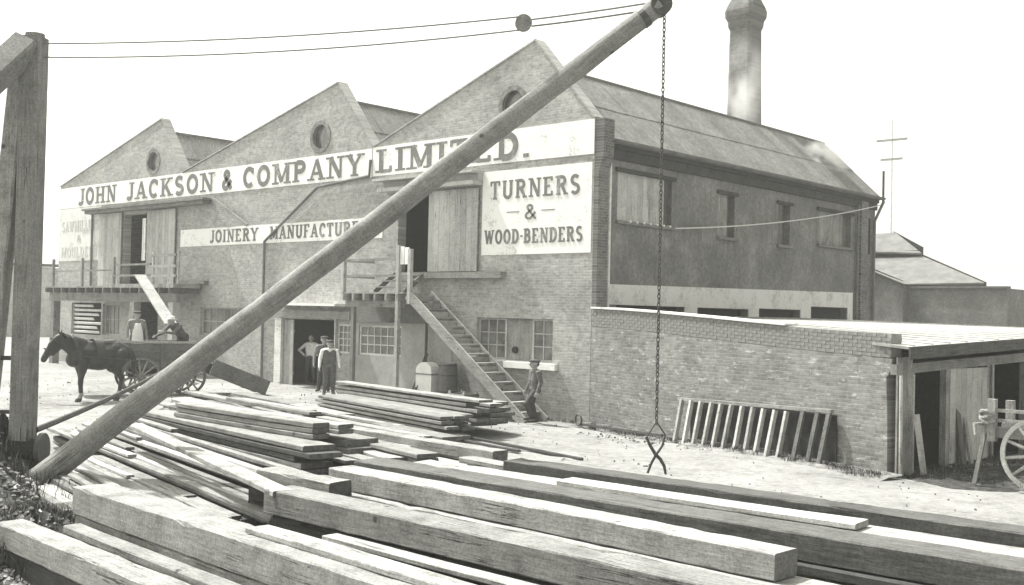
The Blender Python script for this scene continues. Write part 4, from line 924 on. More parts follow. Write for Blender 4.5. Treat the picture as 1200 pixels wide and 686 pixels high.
# -- long loose planks at the left, seen along their length
ORD = 'first second third fourth fifth sixth seventh eighth ninth tenth eleventh twelfth thirteenth fourteenth fifteenth sixteenth seventeenth eighteenth nineteenth twentieth twenty-first twenty-second twenty-third twenty-fourth twenty-fifth twenty-sixth twenty-seventh twenty-eighth twenty-ninth thirtieth thirty-first thirty-second thirty-third thirty-fourth'.split()
RP = random.Random(31); rows = 34
for i in range(rows):
    f = i / (rows - 1); yr = -16.30 + f * 3.35
    x = RP.uniform(1.7, 2.2) if yr < -15.4 else (RP.uniform(-0.6, 0.9) if f < .5 else RP.uniform(-4.4, -1.0))
    an = -12.3 + RP.uniform(-.7, .7) + (1.2 if f < .2 else 0); y = yr + (2.0 - x) * math.tan(rad(12.3))
    xe = (RP.uniform(6.6, 7.5) if f < .70 else RP.uniform(5.2, 6.9)) if i % 5 else RP.uniform(4.0, 5.6)
    L = (xe - x) / math.cos(rad(12.3)); hh = RP.choice([.05, .06, .07, .10])
    z = 0.32 + 0.10 * f + RP.choice([-.08, -.03, .0, .03, .08]) + (gh(x, y) * .4)
    timber('long_plank', 'weathered plank, ' + ORD[i] + ' from the front in the loose derrick pile', x, y, an, L, z, hh, RP.uniform(.11, .20), RP.choice(['wood_pale', 'wood_pale', 'wood_mid', 'wood_bright', 'wood_mid']), 'planks of the loose pile by the derrick', cat='plank')
    if i % 4 == 1:
        L2 = RP.uniform(2.0, 4.0); x2 = x + RP.uniform(0.3, 2.0)
        timber('long_plank', 'short offcut on top of the ' + ORD[i] + ' plank of the loose derrick pile', x2, y - (x2 - x) * math.tan(rad(12.3)) + .03, an + RP.uniform(-1, 1), L2, z + 0.065, 0.05, RP.uniform(.10, .16), RP.choice(['wood_bright', 'wood_mid']), 'offcuts on the loose pile by the derrick', cat='plank')
    if i % 2 == 0:
        for zz, mt in ((z - hh - 0.05, 'wood_deep'), (z - hh - 0.17, 'wood_dark')):  # layers darken downwards, painting the shade between planks
            if zz < 0.06: continue
            timber('long_plank', 'lower plank in the loose pile beside the derrick foot', x + RP.uniform(-.3, .8), y - .03, an + RP.uniform(-1.5, 1.5), max(1.5, L - RP.uniform(0.2, 1.0)), zz, 0.09, 0.26, mt, 'lower planks of the loose pile by the derrick', cat='plank')

# ------------------------------------------------------------------ derrick
DK = thing('timber_derrick', 'tall timber derrick at the left with long slanting boom', 'crane', (0.96, -15.78, 0))
MBASE = Vector((0.96, -15.78, 0)); MTOP = Vector((0.96, -15.78, 7.25))
def log(name, p, q, r0, r1, mat, parent, n=14, seg=14, jit=0.012):
    p, q = Vector(p), Vector(q); L = (q - p).length; mb = MB()
    pts = [(L * i / seg, R.uniform(-jit, jit), R.uniform(-jit, jit)) for i in range(seg + 1)]
    mb.tube(pts, [r0 + (r1 - r0) * i / seg + R.uniform(-.003, .003) for i in range(seg + 1)], n)
    me = mb.mesh(name)
    for f in me.polygons: f.use_smooth = len(f.vertices) == 4
    off = Vector((0, 0, 0)); w_ = parent
    while w_ is not None: off += w_.location; w_ = w_.parent
    o = obj(name, me, mat, parent, p - off); o.rotation_mode = 'QUATERNION'
    o.rotation_quaternion = (q - p).to_track_quat('X', 'Z'); return o
m = MB(); hw = 0.215
def sqpost(m, p, q, a0, a1):
    p, q = Vector(p), Vector(q); d = (q - p).normalized(); r_ = d.cross(Vector((0.66, -0.74, 0.1))).normalized(); u = r_.cross(d)
    n = 10; b = len(m.v)
    for i in range(n + 1):
        c = p.lerp(q, i / n); a = a0 + (a1 - a0) * i / n
        for (x, y) in ((-1, -.82), (-.82, -1), (.82, -1), (1, -.82), (1, .82), (.82, 1), (-.82, 1), (-1, .82)):
            m.v.append(tuple(c + r_ * (x * a / 2 + R.uniform(-.006, .006)) + u * (y * a / 2)))
    for i in range(n):
        for j in range(8): m.f.append((b + i * 8 + j, b + i * 8 + (j + 1) % 8, b + (i + 1) * 8 + (j + 1) % 8, b + (i + 1) * 8 + j))
    m.f.append(tuple(b + j for j in range(8))[::-1]); m.f.append(tuple(b + n * 8 + j for j in range(8)))
sqpost(m, MBASE + Vector((0, 0, .0)), MTOP, 0.33, 0.34); m.build('mast', 'wood_post', DK)
m = MB(); sqpost(m, (0.80, -15.90, 7.0), (0.44, -16.24, 0.1), 0.27, 0.30); m.build('stay_leg', 'wood_post', DK)
m = MB(); sqpost(m, (0.95, -15.9, 7.1), (1.9, -20.6, 2.0), 0.40, 0.36); m.build('back_stay', 'wood_post', DK)
MB().bar((0.96, -15.70, 2.1), (0.1, -16.5, 2.1), 0.07, 0.07).build('tie_rod', 'iron', DK)
MB().bar((0.98, -15.68, 1.25), (0.1, -16.6, 1.22), 0.06, 0.06).build('tie_rod', 'iron', DK)
BF = Vector((1.95, -16.15, 0.17)); TIP = Vector((9.26, -10.31, 7.55))
log('boom', BF, TIP, 0.195, 0.142, 'boom_wood', DK, 18, 24, 0.005)
bd = (TIP - BF).normalized()
for f in (0.02, 0.975):
    c = BF + (TIP - BF) * f; rr = 0.203 + (0.152 - 0.203) * f
    MB().tube([c - bd * 0.05, c + bd * 0.05], rr, 18).build('iron_band', 'iron', DK)
# foot casting and winch at the mast foot
m = MB(); m.box(0.35, 1.5, -16.3, -15.35, 0.0, 0.3); m.build('foot_block', 'tarred_shade', DK)
m = MB(); m.tube([(0.72, -16.12, 0.66), (1.25, -15.62, 0.66)], 0.17, 16); m.build('winch_drum', 'tarred_shade', DK)
for (a_, b_) in (((0.68, -16.16, 0.66), (0.73, -16.11, 0.66)), ((1.24, -15.63, 0.66), (1.29, -15.58, 0.66))): MB().tube([a_, b_], 0.27, 18).build('winch_gear', 'iron', DK)
# cap iron on the mast
MB().tube([MTOP + Vector((0, 0, -0.02)), MTOP + Vector((0, 0, 0.06))], 0.15, 12).build('mast_cap', 'wood_post', DK)
# topping lift: two falls to a block, then to the boom tip
TB = Vector((7.58, -11.42, 7.33))
pc = [MTOP + Vector((0.15, 0.1, -0.10)), MTOP + Vector((0.15, 0.1, -0.32))]
def cable(a, b, sag, r_, name, parent, mat='rope'):
    a, b = Vector(a), Vector(b); pts = [a.lerp(b, i / 20) - Vector((0, 0, sag * 4 * (i / 20) * (1 - i / 20))) for i in range(21)]
    return MB().tube(pts, r_, 6).build(name, mat, parent)
bdir = Vector((0.66, 0.74, 0)); vdir = (TIP - TB).normalized(); bn = Vector((0.74, -0.66, 0))
m = MB(); m.tube([TB - bn * 0.05, TB + bn * 0.05], 0.125, 18); m.build('pulley_block', 'wood_mid', DK)
cable(pc[0], TB + Vector((0, 0, 0.10)), 0.10, 0.013, 'topping_cable', DK); cable(pc[1], TB - Vector((0, 0, 0.10)), 0.12, 0.013, 'topping_cable', DK)
cable(TB + Vector((0.1, .07, 0.05)), TIP + Vector((-.1, -.05, .05)), 0.01, 0.014, 'topping_cable', DK); cable(TB + Vector((.1, .07, -.05)), TIP + Vector((-.25, -.15, -.08)), 0.01, 0.014, 'topping_cable', DK)
m = MB(); m.tube([TIP + bn * -0.13, TIP + bn * 0.13], 0.16, 18); m.build('head_sheave', 'iron', DK)
o = cable((1.0, -15.6, 0.95), (-9.6, -7.2, 1.15), 0.05, 0.05, 'dark_pole', None, 'wood_dark'); tag(o, 'long thin dark pole lying from the derrick foot towards the wagon', 'pole')

# hoist chain with log tongs
HC = thing('hoist_chain', 'hanging hoist chain ending in dark iron log tongs', 'chain', (9.31, -10.26, 0.7))
hx, hy = 9.31, -10.26
m = MB(); z = 1.46; i = 0
while z < 7.52:
    L = 0.085; r_ = 0.0085; w_ = 0.022
    d = Vector((1, 0, 0)) if i % 2 else Vector((0, 1, 0))
    pts = [Vector((hx, hy, z)) + d * (w_ * math.cos(a)) + Vector((0, 0, (L / 2) * math.sin(a))) for a in [2 * math.pi * k_ / 8 for k_ in range(9)]]
    m.tube(pts, r_, 5, caps=False); z += L - 0.022; i += 1
o = m.build('chain', 'iron', HC, fix=False); o['kind'] = 'stuff'
rv = Vector((0.70, 0.714, 0))
def tp(u, z, off=0.0): return Vector((hx, hy, 0)) + rv * u + Vector((0, 0, z)) + Vector((-.714, .70, 0)) * off
MB().tube([tp(0, 1.46), tp(-0.14, 1.24)], 0.010, 6).build('tong_link', 'iron', HC); MB().tube([tp(0, 1.46), tp(0.13, 1.28)], 0.012, 6).build('tong_link', 'iron', HC)
MB().tube([tp(-0.145, 1.24, .02), tp(-0.08, 1.11, .02), tp(0.0, 0.985, .02), tp(0.07, 0.92, .02), tp(0.13, 0.82, .02), tp(0.155, 0.70, .02)], [0.020, 0.024, 0.026, 0.026, 0.024, 0.018], 8).build('tong_arm', 'iron', HC)
MB().tube([tp(0.13, 1.28, -.02), tp(0.09, 1.12, -.02), tp(0.0, 0.985, -.02), tp(-0.06, 0.88, -.02), tp(-0.12, 0.72, -.02)], [0.016, 0.018, 0.020, 0.020, 0.018], 8).build('tong_arm', 'iron', HC)
MB().tube([tp(0, 0.985, -.045), tp(0, 0.985, .045)], 0.03, 8).build('tong_pivot', 'iron', HC)

# ------------------------------------------------------------------ slatted frame leaning on the yard wall
LF = thing('slatted_frame', 'pale slatted timber frame leaning against the low yard wall', 'frame', WO + WD * 6.1 - WN * 0.0, wang)
# local: x along the wall, y away from... local -y faces the camera (wall plane at y = 0)
def PL(m, name, mat): return obj(name, m.mesh(name), mat, LF)
xa_, xb_ = -2.15, 1.45
m = MB(); m.bar((xa_ - .1, -0.18, 1.02), (2.45, -0.15, 1.13), 0.10, 0.07); PL(m, 'top_rail', 'wood_pale')
m = MB(); m.bar((xa_, -0.40, 0.03), (xb_ + .2, -0.40, -0.01), 0.08, 0.08); PL(m, 'bottom_rail', 'wood_pale')
for i in range(11):
    x = xa_ + 0.05 + i * 0.335
    m = MB(); m.bar((x - 0.0 + R.uniform(-.02, .02), -0.44, 0.0), (x + 0.02 + R.uniform(-.02, .02), -0.22, 1.03), 0.07, 0.10, (0, -0.8, 0.5)); PL(m, 'slat', 'wood_post_pale')
for x, mt in ((1.65, 'wood_post_dark'), (2.05, 'wood_post_dark'), (2.35, 'wood_post_dark')):
    m = MB(); m.bar((x - 0.02, -0.40, 0.0), (x + 0.04, -0.16, 1.12), 0.10, 0.06, (0, -0.8, 0.5)); PL(m, 'slat', mt)
m = MB(); m.bar((xa_ + .2, -0.06, 0.56), (2.5, -0.06, 0.56), 0.98, 0.02, (0, 1, 0)); PL(m, 'slat_gap_shade', 'tarred_shade')  # near-black board added, its colour paints the shade between the slats
o = MB().bar(WO + WD * 0.55 + WN * 0.62 + Vector((0, 0, 0.10)), WO + WD * 3.7 + WN * 0.55 + Vector((0, 0, 0.14)), 0.06, 0.06).build('iron_bar', 'iron'); tag(o, 'rusty bar lying along the foot of the yard wall', 'bar')
ring = MB(); c = WO + WD * 0.35 + WN * 0.62 + Vector((0, 0, 0.20))
ring.tube([c + WD * (0.14 * math.cos(a)) + Vector((0, 0, 0.14 * math.sin(a))) for a in [2 * math.pi * i / 16 for i in range(17)]], 0.025, 8, caps=False)
o = ring.build('iron_ring', 'iron'); tag(o, 'small iron ring standing at the foot of the yard wall', 'ring')

# planks leaning at the shed
for (a, b, w_, mt, lb) in (((10.02, -2.15, 0.02), (9.86, -2.16, 1.18), 0.20, 'wood_post_pale', 'pale short plank leaning in the first shed doorway'),
                           ((10.05, -0.1, 0.02), (9.88, -0.08, 1.22), 0.22, 'wood_post_dark', 'dark plank leaning on the grey shed boarding'),
                           ((10.1, 0.2, 0.02), (9.93, 0.22, 1.0), 0.16, 'wood_post', 'narrow weathered plank beside the dark leaning shed plank')):
    o = MB().bar(a, b, w_, 0.05, (1, 0, 0.2)).build('leaning_plank', mt); tag(o, lb, 'plank')

# ------------------------------------------------------------------ cart at the right edge
def wheel(parent, c, axis, rr, nsp, mat_r, mat_s, hub=0.11, tyre=0.045, name='wheel'):
    c = Vector(c); ax = Vector(axis).normalized(); u = Vector((0, 0, 1)); v = ax.cross(u).normalized()
    rim = MB(); n = 36; b = 0
    for i in range(n):
        a = 2 * math.pi * i / n; d = u * math.cos(a) + v * math.sin(a)
        for (r_, t) in ((rr, -tyre), (rr, tyre), (rr - 0.075, tyre), (rr - 0.075, -tyre)):
            rim.v.append(tuple(c + d * r_ + ax * t))
    for i in range(n):
        j = (i + 1) % n
        for k_ in range(4): rim.f.append((i * 4 + k_, i * 4 + (k_ + 1) % 4, j * 4 + (k_ + 1) % 4, j * 4 + k_))
    wo = rim.build(name, mat_r, parent)
    MB().tube([c - ax * 0.16, c - ax * 0.06, c + ax * 0.06, c + ax * 0.18], [hub * .75, hub, hub, hub * .7], 14).build('hub', mat_s, wo)
    for i in range(nsp):
        a = 2 * math.pi * (i + 0.3) / nsp; d = u * math.cos(a) + v * math.sin(a)
        MB().tube([c + d * hub * 0.8, c + d * (rr - 0.07)], [0.034, 0.026], 7).build('spoke', mat_s, wo)
    return wo
CT = thing('hand_cart', 'two-wheeled timber cart cut off by the right edge by the shed', 'cart', (12.9, -2.6, 0))
wheel(CT, (12.42, -2.95, 0.70), (0.12, -1, 0), 0.68, 12, 'wood_post_pale', 'wood_post_pale')
wheel(CT, (12.55, -1.55, 0.70), (0.12, -1, 0), 0.68, 12, 'wood_post_pale', 'wood_post_pale')
MB().tube([(12.40, -3.0, 0.70), (12.56, -1.5, 0.70)], 0.05, 8).build('axle', 'wood_dark', CT)
for z, y in ((1.42, -2.72), (1.24, -2.72)): MB().bar((11.55, y, z), (15.2, y, z), 0.05, 0.06).build('side_rail', 'wood_pale', CT)
MB().bar((11.35, -2.66, 1.02), (15.2, -2.66, 1.02), 0.08, 0.20).build('side_board', 'wood_mid', CT)
MB().bar((11.35, -1.75, 1.02), (15.2, -1.75, 1.02), 0.08, 0.20).build('side_board', 'wood_mid', CT)
for i in range(5): MB().box(11.5, 15.0, -2.60 + i * 0.165, -2.45 + i * 0.165, 0.93, 0.96).build('bed_board', 'wood_mid', CT)
MB().box(11.42, 11.56, -2.78, -2.64, 0.85, 1.62).build('corner_post', 'wood_post', CT)
MB().box(11.42, 11.56, -1.80, -1.66, 0.85, 1.55).build('corner_post', 'wood_post', CT)
MB().bar((11.35, -2.7, 0.98), (11.2, -2.75, 0.05), 0.07, 0.07).build('prop_leg', 'wood_post', CT)
pts = []
for i in range(40):
    a = i * 0.55; pts.append(Vector((11.42 + 0.12 * math.cos(a), -2.74 + 0.10 * math.sin(a) - .02, 1.42 - i * 0.006 + 0.04 * math.sin(a * 1.7))))
pts += [Vector((11.22, -2.85, 1.15)), Vector((11.25, -2.86, 0.95))]
o = MB().tube(pts, 0.035, 7).build('rope_coil', 'wood_pale'); tag(o, 'rope coil wound around the front of the right hand cart', 'rope')

# ------------------------------------------------------------------ wagon
WGB = Vector((-11.4, -6.9, 0.3)); wd_ = Vector((0.36, 0.933, 0)).normalized(); wside = Vector((wd_.y, -wd_.x, 0))  # wside: towards the camera side
WG = thing('timber_wagon', 'dark four-wheeled timber wagon with plank sides behind the horse', 'wagon', WGB)
def wp(a, b, z): return WGB + wd_ * a + wside * b + Vector((0, 0, z))
for a in (0.0, 1.32):
    for b in (0.0, -1.5):
        wheel(WG, wp(a, b, 0.58), wside, 0.57, 12, 'wagon_wood', 'wood_post', 0.10, 0.035)
    MB().tube([wp(a, 0.05, 0.58), wp(a, -1.55, 0.58)], 0.05, 8).build('axle', 'iron', WG)
def wpl(a0, a1, b0, b1, z0, z1):
    m = MB(); vs_ = [wp(a, b, z) for z in (z0, z1) for (a, b) in ((a0, b0), (a1, b0), (a1, b1), (a0, b1))]
    m.add(vs_, [(0, 3, 2, 1), (4, 5, 6, 7), (0, 1, 5, 4), (1, 2, 6, 5), (2, 3, 7, 6), (3, 0, 4, 7)]); return m
wpl(-1.75, 1.95, -1.35, -0.15, 0.80, 0.88).build('bed', 'wagon_wood', WG)
for b in (-0.10, -1.40):
    for i, z in enumerate((0.80, 1.06, 1.32)):
        wpl(-1.75, 1.55, b - 0.025, b + 0.025, z, z + 0.235).build('side_plank', 'wagon_wood', WG)
    wpl(-1.85, 1.60, b - 0.05, b + 0.05, 1.565, 1.63).build('top_rail', 'wood_y', WG)
    for a in (-1.6, -0.5, 0.6, 1.5): wpl(a - .04, a + .04, b + 0.026, b + 0.066, 0.74, 1.56).build('stake', 'wagon_wood', WG)
wpl(-1.80, -1.75, -1.38, -0.12, 0.82, 1.55).build('headboard', 'wagon_wood', WG)
wpl(-0.3, 1.6, -1.0, -0.5, 0.55, 0.78).build('under_frame', 'iron', WG)
RB = thing('board_ramp', 'dark boarded ramp sloping down behind the wagon', 'ramp', (-9.6, -4.6, 0.3))
for i in range(4):
    a0 = wp(2.05, -0.05 - i * 0.3, 1.0); a1 = wp(3.75, -0.05 - i * 0.3, 0.28)
    MB().bar(a0, a1, 0.27, 0.06).build('board', 'wagon_wood', RB)
for b in (0.10, -1.15):
    MB().bar(wp(2.05, b, 0.88), wp(3.75, b, 0.20), 0.06, 0.46).build('side_beam', 'wagon_wood', RB)

# ------------------------------------------------------------------ bodies (capsules fused into one skin)
def ring_caps(V, F, p, q, r0, r1, flat=1.0, fdir=None, n=12):
    p, q = Vector(p), Vector(q); d = q - p; L = d.length
    d = d.normalized() if L > 1e-6 else Vector((0, 0, 1))
    u = Vector(fdir) if fdir is not None else (Vector((0, 1, 0)) if abs(d.y) < 0.8 else Vector((1, 0, 0)))
    u = (u - d * u.dot(d)).normalized(); v = d.cross(u)
    rings = []
    for k_ in range(4): 
        a = rad(-80 + k_ * 26.66); rings.append((p + d * (r0 * math.sin(a)), r0 * math.cos(a)))
    for k_ in range(4):
        a = rad(0 + k_ * 26.66); rings.append((q + d * (r1 * math.sin(a)), r1 * math.cos(a)))
    b = len(V)
    for c, r_ in rings:
        for i in range(n):
            a = 2 * math.pi * i / n; V.append(c + u * (r_ * flat * math.cos(a)) + v * (r_ * math.sin(a)))
    for k_ in range(len(rings) - 1):
        for i in range(n):
            F.append((b + k_ * n + i, b + k_ * n + (i + 1) % n, b + (k_ + 1) * n + (i + 1) % n, b + (k_ + 1) * n + i))
    F.append(tuple(b + i for i in range(n))[::-1]); F.append(tuple(b + (len(rings) - 1) * n + i for i in range(n)))
def fuse(name, prims, voxel, mats, smooth_it=4):
    """prims: (p, q, r0, r1, flat, fdir, material index) -> one remeshed skin with materials by nearest prim"""
    V, F = [], []
    for pr in prims: ring_caps(V, F, *pr[:6])
    me = bpy.data.meshes.new(name + '_raw'); me.from_pydata([tuple(v) for v in V], [], F)
    bm = bmesh.new(); bm.from_mesh(me); bmesh.ops.recalc_face_normals(bm, faces=bm.faces); bm.to_mesh(me); bm.free()
    o = bpy.data.objects.new(name, me); COL.objects.link(o)
    rm = o.modifiers.new('r', 'REMESH'); rm.mode = 'VOXEL'; rm.voxel_size = voxel
    sm = o.modifiers.new('s', 'SMOOTH'); sm.factor = 0.5; sm.iterations = smooth_it
    dg = bpy.context.evaluated_depsgraph_get(); dg.update()
    new = bpy.data.meshes.new_from_object(o.evaluated_get(dg)); o.modifiers.clear(); o.data = new; bpy.data.meshes.remove(me)
    new.name = name
    for mname in mats: new.materials.append(MATS[mname])
    nf = len(new.polygons); ctr = np.empty(nf * 3); new.polygons.foreach_get('center', ctr); ctr = ctr.reshape(-1, 3)
    best = np.full(nf, 1e9); mi = np.zeros(nf, dtype=np.int32)
    for p, q, r0, r1, flat, fdir, m in prims:
        p = np.array(p, dtype=float); q = np.array(q, dtype=float); d = q - p; L2 = max(d @ d, 1e-9)
        t = np.clip(((ctr - p) @ d) / L2, 0, 1); dist = np.linalg.norm(ctr - (p + t[:, None] * d), axis=1) / ((r0 + (r1 - r0) * t) * (0.5 + 0.5 * flat))
        s = dist < best; best[s] = dist[s]; mi[s] = m
    new.polygons.foreach_set('material_index', mi); new.polygons.foreach_set('use_smooth', np.ones(nf, dtype=bool))
    return o
def person(label, loc, face, arms='down', top='cloth_grey', vest=None, legs='cloth_dark', hat='cap', height=1.72, lean=0.0, sleeves=None, apron=None, legpose=None, arm_pts=None, bulk=1.16):
    """local: +y forward, +x to the person's right; one fused body"""
    M_ = ['skin', legs, top, sleeves or top, 'boot', 'hair', vest or top]
    SK, LG, TP_, SL, BT, HR, VS = range(7)
    P = []
    hipz = 0.90
    lp = legpose or {'L': ((-0.10, 0.03, 0.48), (-0.12, -0.02, 0.09)), 'R': ((0.10, 0.05, 0.48), (0.12, 0.03, 0.09))}
    def LN(p):   # lean the upper body forward about the hips
        p = Vector(p); d = p - Vector((0, 0, hipz)); c, s = math.cos(lean), math.sin(lean)
        return Vector((d.x, d.y * c + d.z * s, -d.y * s + d.z * c)) + Vector((0, 0, hipz))
    fwd = (0, 1, 0)
    for sd, sx in (('L', -1), ('R', 1)):
        kn, an = lp[sd]; hp = (0.09 * sx, 0, hipz)
        P.append((hp, kn, 0.098, 0.068, 1.0, None, LG)); P.append((kn, an, 0.070, 0.050, 1.0, None, LG))
        kn, an = Vector(kn), Vector(an)
        P.append((an + Vector((0.005 * sx, -0.02, -0.04)), an + Vector((0.03 * sx, 0.15, -0.055)), 0.048, 0.036, 0.9, (0, 0, 1), BT))
    P.append(((-0.05, 0, hipz + .02), (0.05, 0, hipz + .02), 0.125, 0.125, 0.85, fwd, LG))
    for x in (-0.055, 0.055):
        P.append((LN((x, 0, 0.98)), LN((x * 1.2, 0.01, 1.18)), 0.112, 0.118, 0.82, fwd, VS)); P.append((LN((x * 1.2, 0.01, 1.18)), LN((x * 1.7, 0.0, 1.36)), 0.118, 0.105, 0.80, fwd, VS))
    P.append((LN((-0.12, 0, 1.40)), LN((0.12, 0, 1.40)), 0.075, 0.075, 0.95, None, TP_))
    P.append((LN((0, -0.005, 1.42)), LN((0, 0.012, 1.53)), 0.055, 0.050, 1.0, None, SK))
    hc = LN((0, 0.02, 1.60)); 
    P.append((hc + Vector((0, -0.005, -0.005)), hc + Vector((0, -0.005, 0.04)), 0.082, 0.086, 1.12, fwd, SK)); P.append((hc + Vector((0, 0.035, -0.065)), hc + Vector((0, 0.04, -0.03)), 0.050, 0.058, 1.0, fwd, SK))
    P.append((hc + Vector((0, 0.095, 0.01)), hc + Vector((0, 0.112, -0.02)), 0.012, 0.015, 1.0, None, SK))
    for sx in (-1, 1): P.append((hc + Vector((0.083 * sx, 0, -0.01)), hc + Vector((0.087 * sx, -0.005, 0.02)), 0.014, 0.016, 1.0, None, SK))
    P.append((hc + Vector((0, -0.03, 0.0)), hc + Vector((0, -0.025, 0.05)), 0.082, 0.082, 1.0, fwd, HR))
    ap = arm_pts or {}
    std = {'down': {'L': ((-0.25, -0.02, 1.13), (-0.27, 0.06, 0.88)), 'R': ((0.25, -0.02, 1.13), (0.27, 0.06, 0.88))},
           'hips': {'L': ((-0.42, -0.06, 1.17), (-0.20, 0.08, 1.00)), 'R': ((0.42, -0.06, 1.17), (0.20, 0.08, 1.00))},
           'one_hip': {'L': ((-0.42, -0.06, 1.17), (-0.20, 0.08, 1.00)), 'R': ((0.26, -0.02, 1.13), (0.26, 0.06, 0.88))}}.get(arms, {})
    for sd, sx in (('L', -1), ('R', 1)):
        el, wr = ap.get(sd) or std[sd]
        if not ap.get(sd): el, wr = LN(el), LN(wr)
        el, wr = Vector(el), Vector(wr); sh = LN((0.185 * sx, 0, 1.385))
        P.append((sh, el, 0.062, 0.048, 1.0, None, SL)); P.append((el, wr, 0.048, 0.036, 1.0, None, SL))
        d = (wr - el).normalized(); nrm = Vector((sx, 0, 0)); nrm = (nrm - d * nrm.dot(d)); nrm = nrm.normalized() if nrm.length > .1 else Vector((0, 1, 0))
        acr = d.cross(nrm)
        palm = wr + d * 0.075
        P.append((wr + d * 0.01, palm, 0.030, 0.036, 0.55, nrm, SK))
        for k_, (o_, ln) in enumerate(((-0.030, 0.065), (-0.010, 0.078), (0.010, 0.072), (0.029, 0.055))):
            b0 = palm + acr * o_; b1 = b0 + d * ln * 0.6 - nrm * 0.008; b2 = b1 + d * ln * 0.4 - nrm * 0.03
            P.append((b0, b1, 0.0105, 0.010, 1.0, None, SK)); P.append((b1, b2, 0.010, 0.0085, 1.0, None, SK))
        th = wr + d * 0.03 - acr * 0.03
        P.append((th, th - acr * 0.025 + d * 0.035 - nrm * .012, 0.012, 0.011, 1.0, None, SK)); P.append((th - acr * 0.025 + d * 0.035 - nrm * .012, th - acr * 0.028 + d * 0.065 - nrm * .025, 0.011, 0.009, 1.0, None, SK))
    o = fuse('person', P, 0.0095, M_)
    s = height / 1.72; o.location = loc; o.rotation_euler = (0, 0, face); o.scale = (s * bulk, s * bulk, s)
    tag(o, label, 'person', None)
    # headgear and apron as children
    if hat:
        H = MB(); c = hc + Vector((0, -0.01, 0.055)); n = 20
        if hat == 'cap': lv_ = [(0.098, -0.005), (0.112, 0.02), (0.118, 0.045), (0.095, 0.065), (0.04, 0.074)]
        else: lv_ = [(0.175, -0.002), (0.178, 0.006), (0.10, 0.010), (0.097, 0.06), (0.085, 0.095), (0.03, 0.105)]
        for r_, z in lv_:
            for i in range(n):
                a = 2 * math.pi * i / n; H.v.append((c.x + r_ * 0.92 * math.cos(a), c.y + r_ * 1.08 * math.sin(a), c.z + z))
        for k_ in range(len(lv_) - 1):
            for i in range(n): H.f.append((k_ * n + i, k_ * n + (i + 1) % n, (k_ + 1) * n + (i + 1) % n, (k_ + 1) * n + i))
        H.f.append(tuple(range(n))[::-1]); H.f.append(tuple((len(lv_) - 1) * n + i for i in range(n)))
        if hat == 'cap':
            b = len(H.v)
            for i in range(9):
                a = rad(25 + i * 16.25); H.v.append((c.x + 0.088 * math.cos(a), c.y + 0.10 * math.sin(a), c.z + 0.008)); H.v.append((c.x + 0.095 * math.cos(a), c.y + 0.165 * math.sin(a), c.z - 0.006))
            for i in range(8): H.f.append((b + 2 * i, b + 2 * i + 1, b + 2 * i + 3, b + 2 * i + 2))
        me = H.mesh('cap'); 
        for f in me.polygons: f.use_smooth = True
        obj('cap' if hat == 'cap' else 'hat', me, 'felt' if hat != 'white' else 'cloth_white', o)
    if apron:
        A_ = MB(); n = 9
        rows_ = [(1.34, 0.10, 0.118), (1.22, 0.12, 0.135), (1.0, 0.15, 0.135), (0.85, 0.16, 0.15), (0.62, 0.165, 0.15), (0.50, 0.165, 0.16)]
        for z, hw_, dp in rows_:
            for i in range(n):
                a = -1 + 2 * i / (n - 1); p = Vector((a * hw_, dp * (1 - 0.35 * a * a) + 0.006 * math.sin(7 * a + z * 9), z)); p = LN(p) if z > 0.9 else p; A_.v.append(tuple(p))
        m0 = len(A_.v); A_.v += [(x, y - 0.012, z) for x, y, z in A_.v]
        for j in range(len(rows_) - 1):
            for i in range(n - 1):
                q = j * n + i; A_.f.append((q, q + 1, q + n + 1, q + n)); A_.f.append((m0 + q, m0 + q + n, m0 + q + n + 1, m0 + q + 1))
        per = [i for i in range(n)] + [j * n + n - 1 for j in range(1, len(rows_))] + [(len(rows_) - 1) * n + i for i in range(n - 2, -1, -1)] + [j * n for j in range(len(rows_) - 2, 0, -1)]
        for i in range(len(per)): a, b = per[i], per[(i + 1) % len(per)]; A_.f.append((a, b, m0 + b, m0 + a))
        me = A_.mesh('apron')
        for f in me.polygons: f.use_smooth = True
        obj('apron', me, apron, o)
    return o
camdir = lambda x, y: math.atan2(-(CAM.x - x), (CAM.y - y))   # rotation that turns +y towards the camera
person('man in cap and dark jacket standing at the foot of the stair', (-0.98, -1.15, gh(-1.08, -1.1)), camdir(-1.08, -1.1) - 1.15, 'down', 'cloth_grey', None, 'cloth_dark', 'cap', 1.72,
       legpose={'L': ((-0.10, 0.22, 0.55), (-0.11, 0.12, 0.20)), 'R': ((0.10, 0.02, 0.48), (0.12, -0.10, 0.09))}, bulk=1.32)
person('man with white sleeves and dark bib standing before the main doorway', (-8.98, -1.83, 0.30), camdir(-8.98, -1.83) + 0.1, 'down', 'cloth_white', 'cloth_grey', 'cloth_grey', 'cap', 1.72, sleeves='cloth_white')
person('man in grey shirt and cap with hand on hip in the doorway', (-10.25, -1.05, 0.30), camdir(-10.2, -1.0) - 0.2, 'one_hip', 'cloth_grey', None, 'cloth_dark', 'cap', 1.80, sleeves='cloth_mid')
person('worker with bright white shirt inside the dark main doorway', (-13.3, 0.75, 0.36), camdir(-13.1, 0.5) - 0.3, 'hips', 'cloth_white', 'cloth_white', 'cloth_dark', None, 1.68)
a1 = math.atan2(-wside.x, wside.y)
pw = wp(1.30, -0.7, 0.885)
person('stooping man in white cap taking the plank on the wagon', pw, a1 - 0.9, None, 'cloth_grey', None, 'cloth_dark', 'white', 1.66, lean=0.75,
       arm_pts={'L': ((-0.22, 0.62, 1.02), (-0.12, 0.86, 1.06)), 'R': ((0.22, 0.60, 1.00), (0.20, 0.84, 0.92))})
pw = wp(-0.05, -0.8, 0.885)
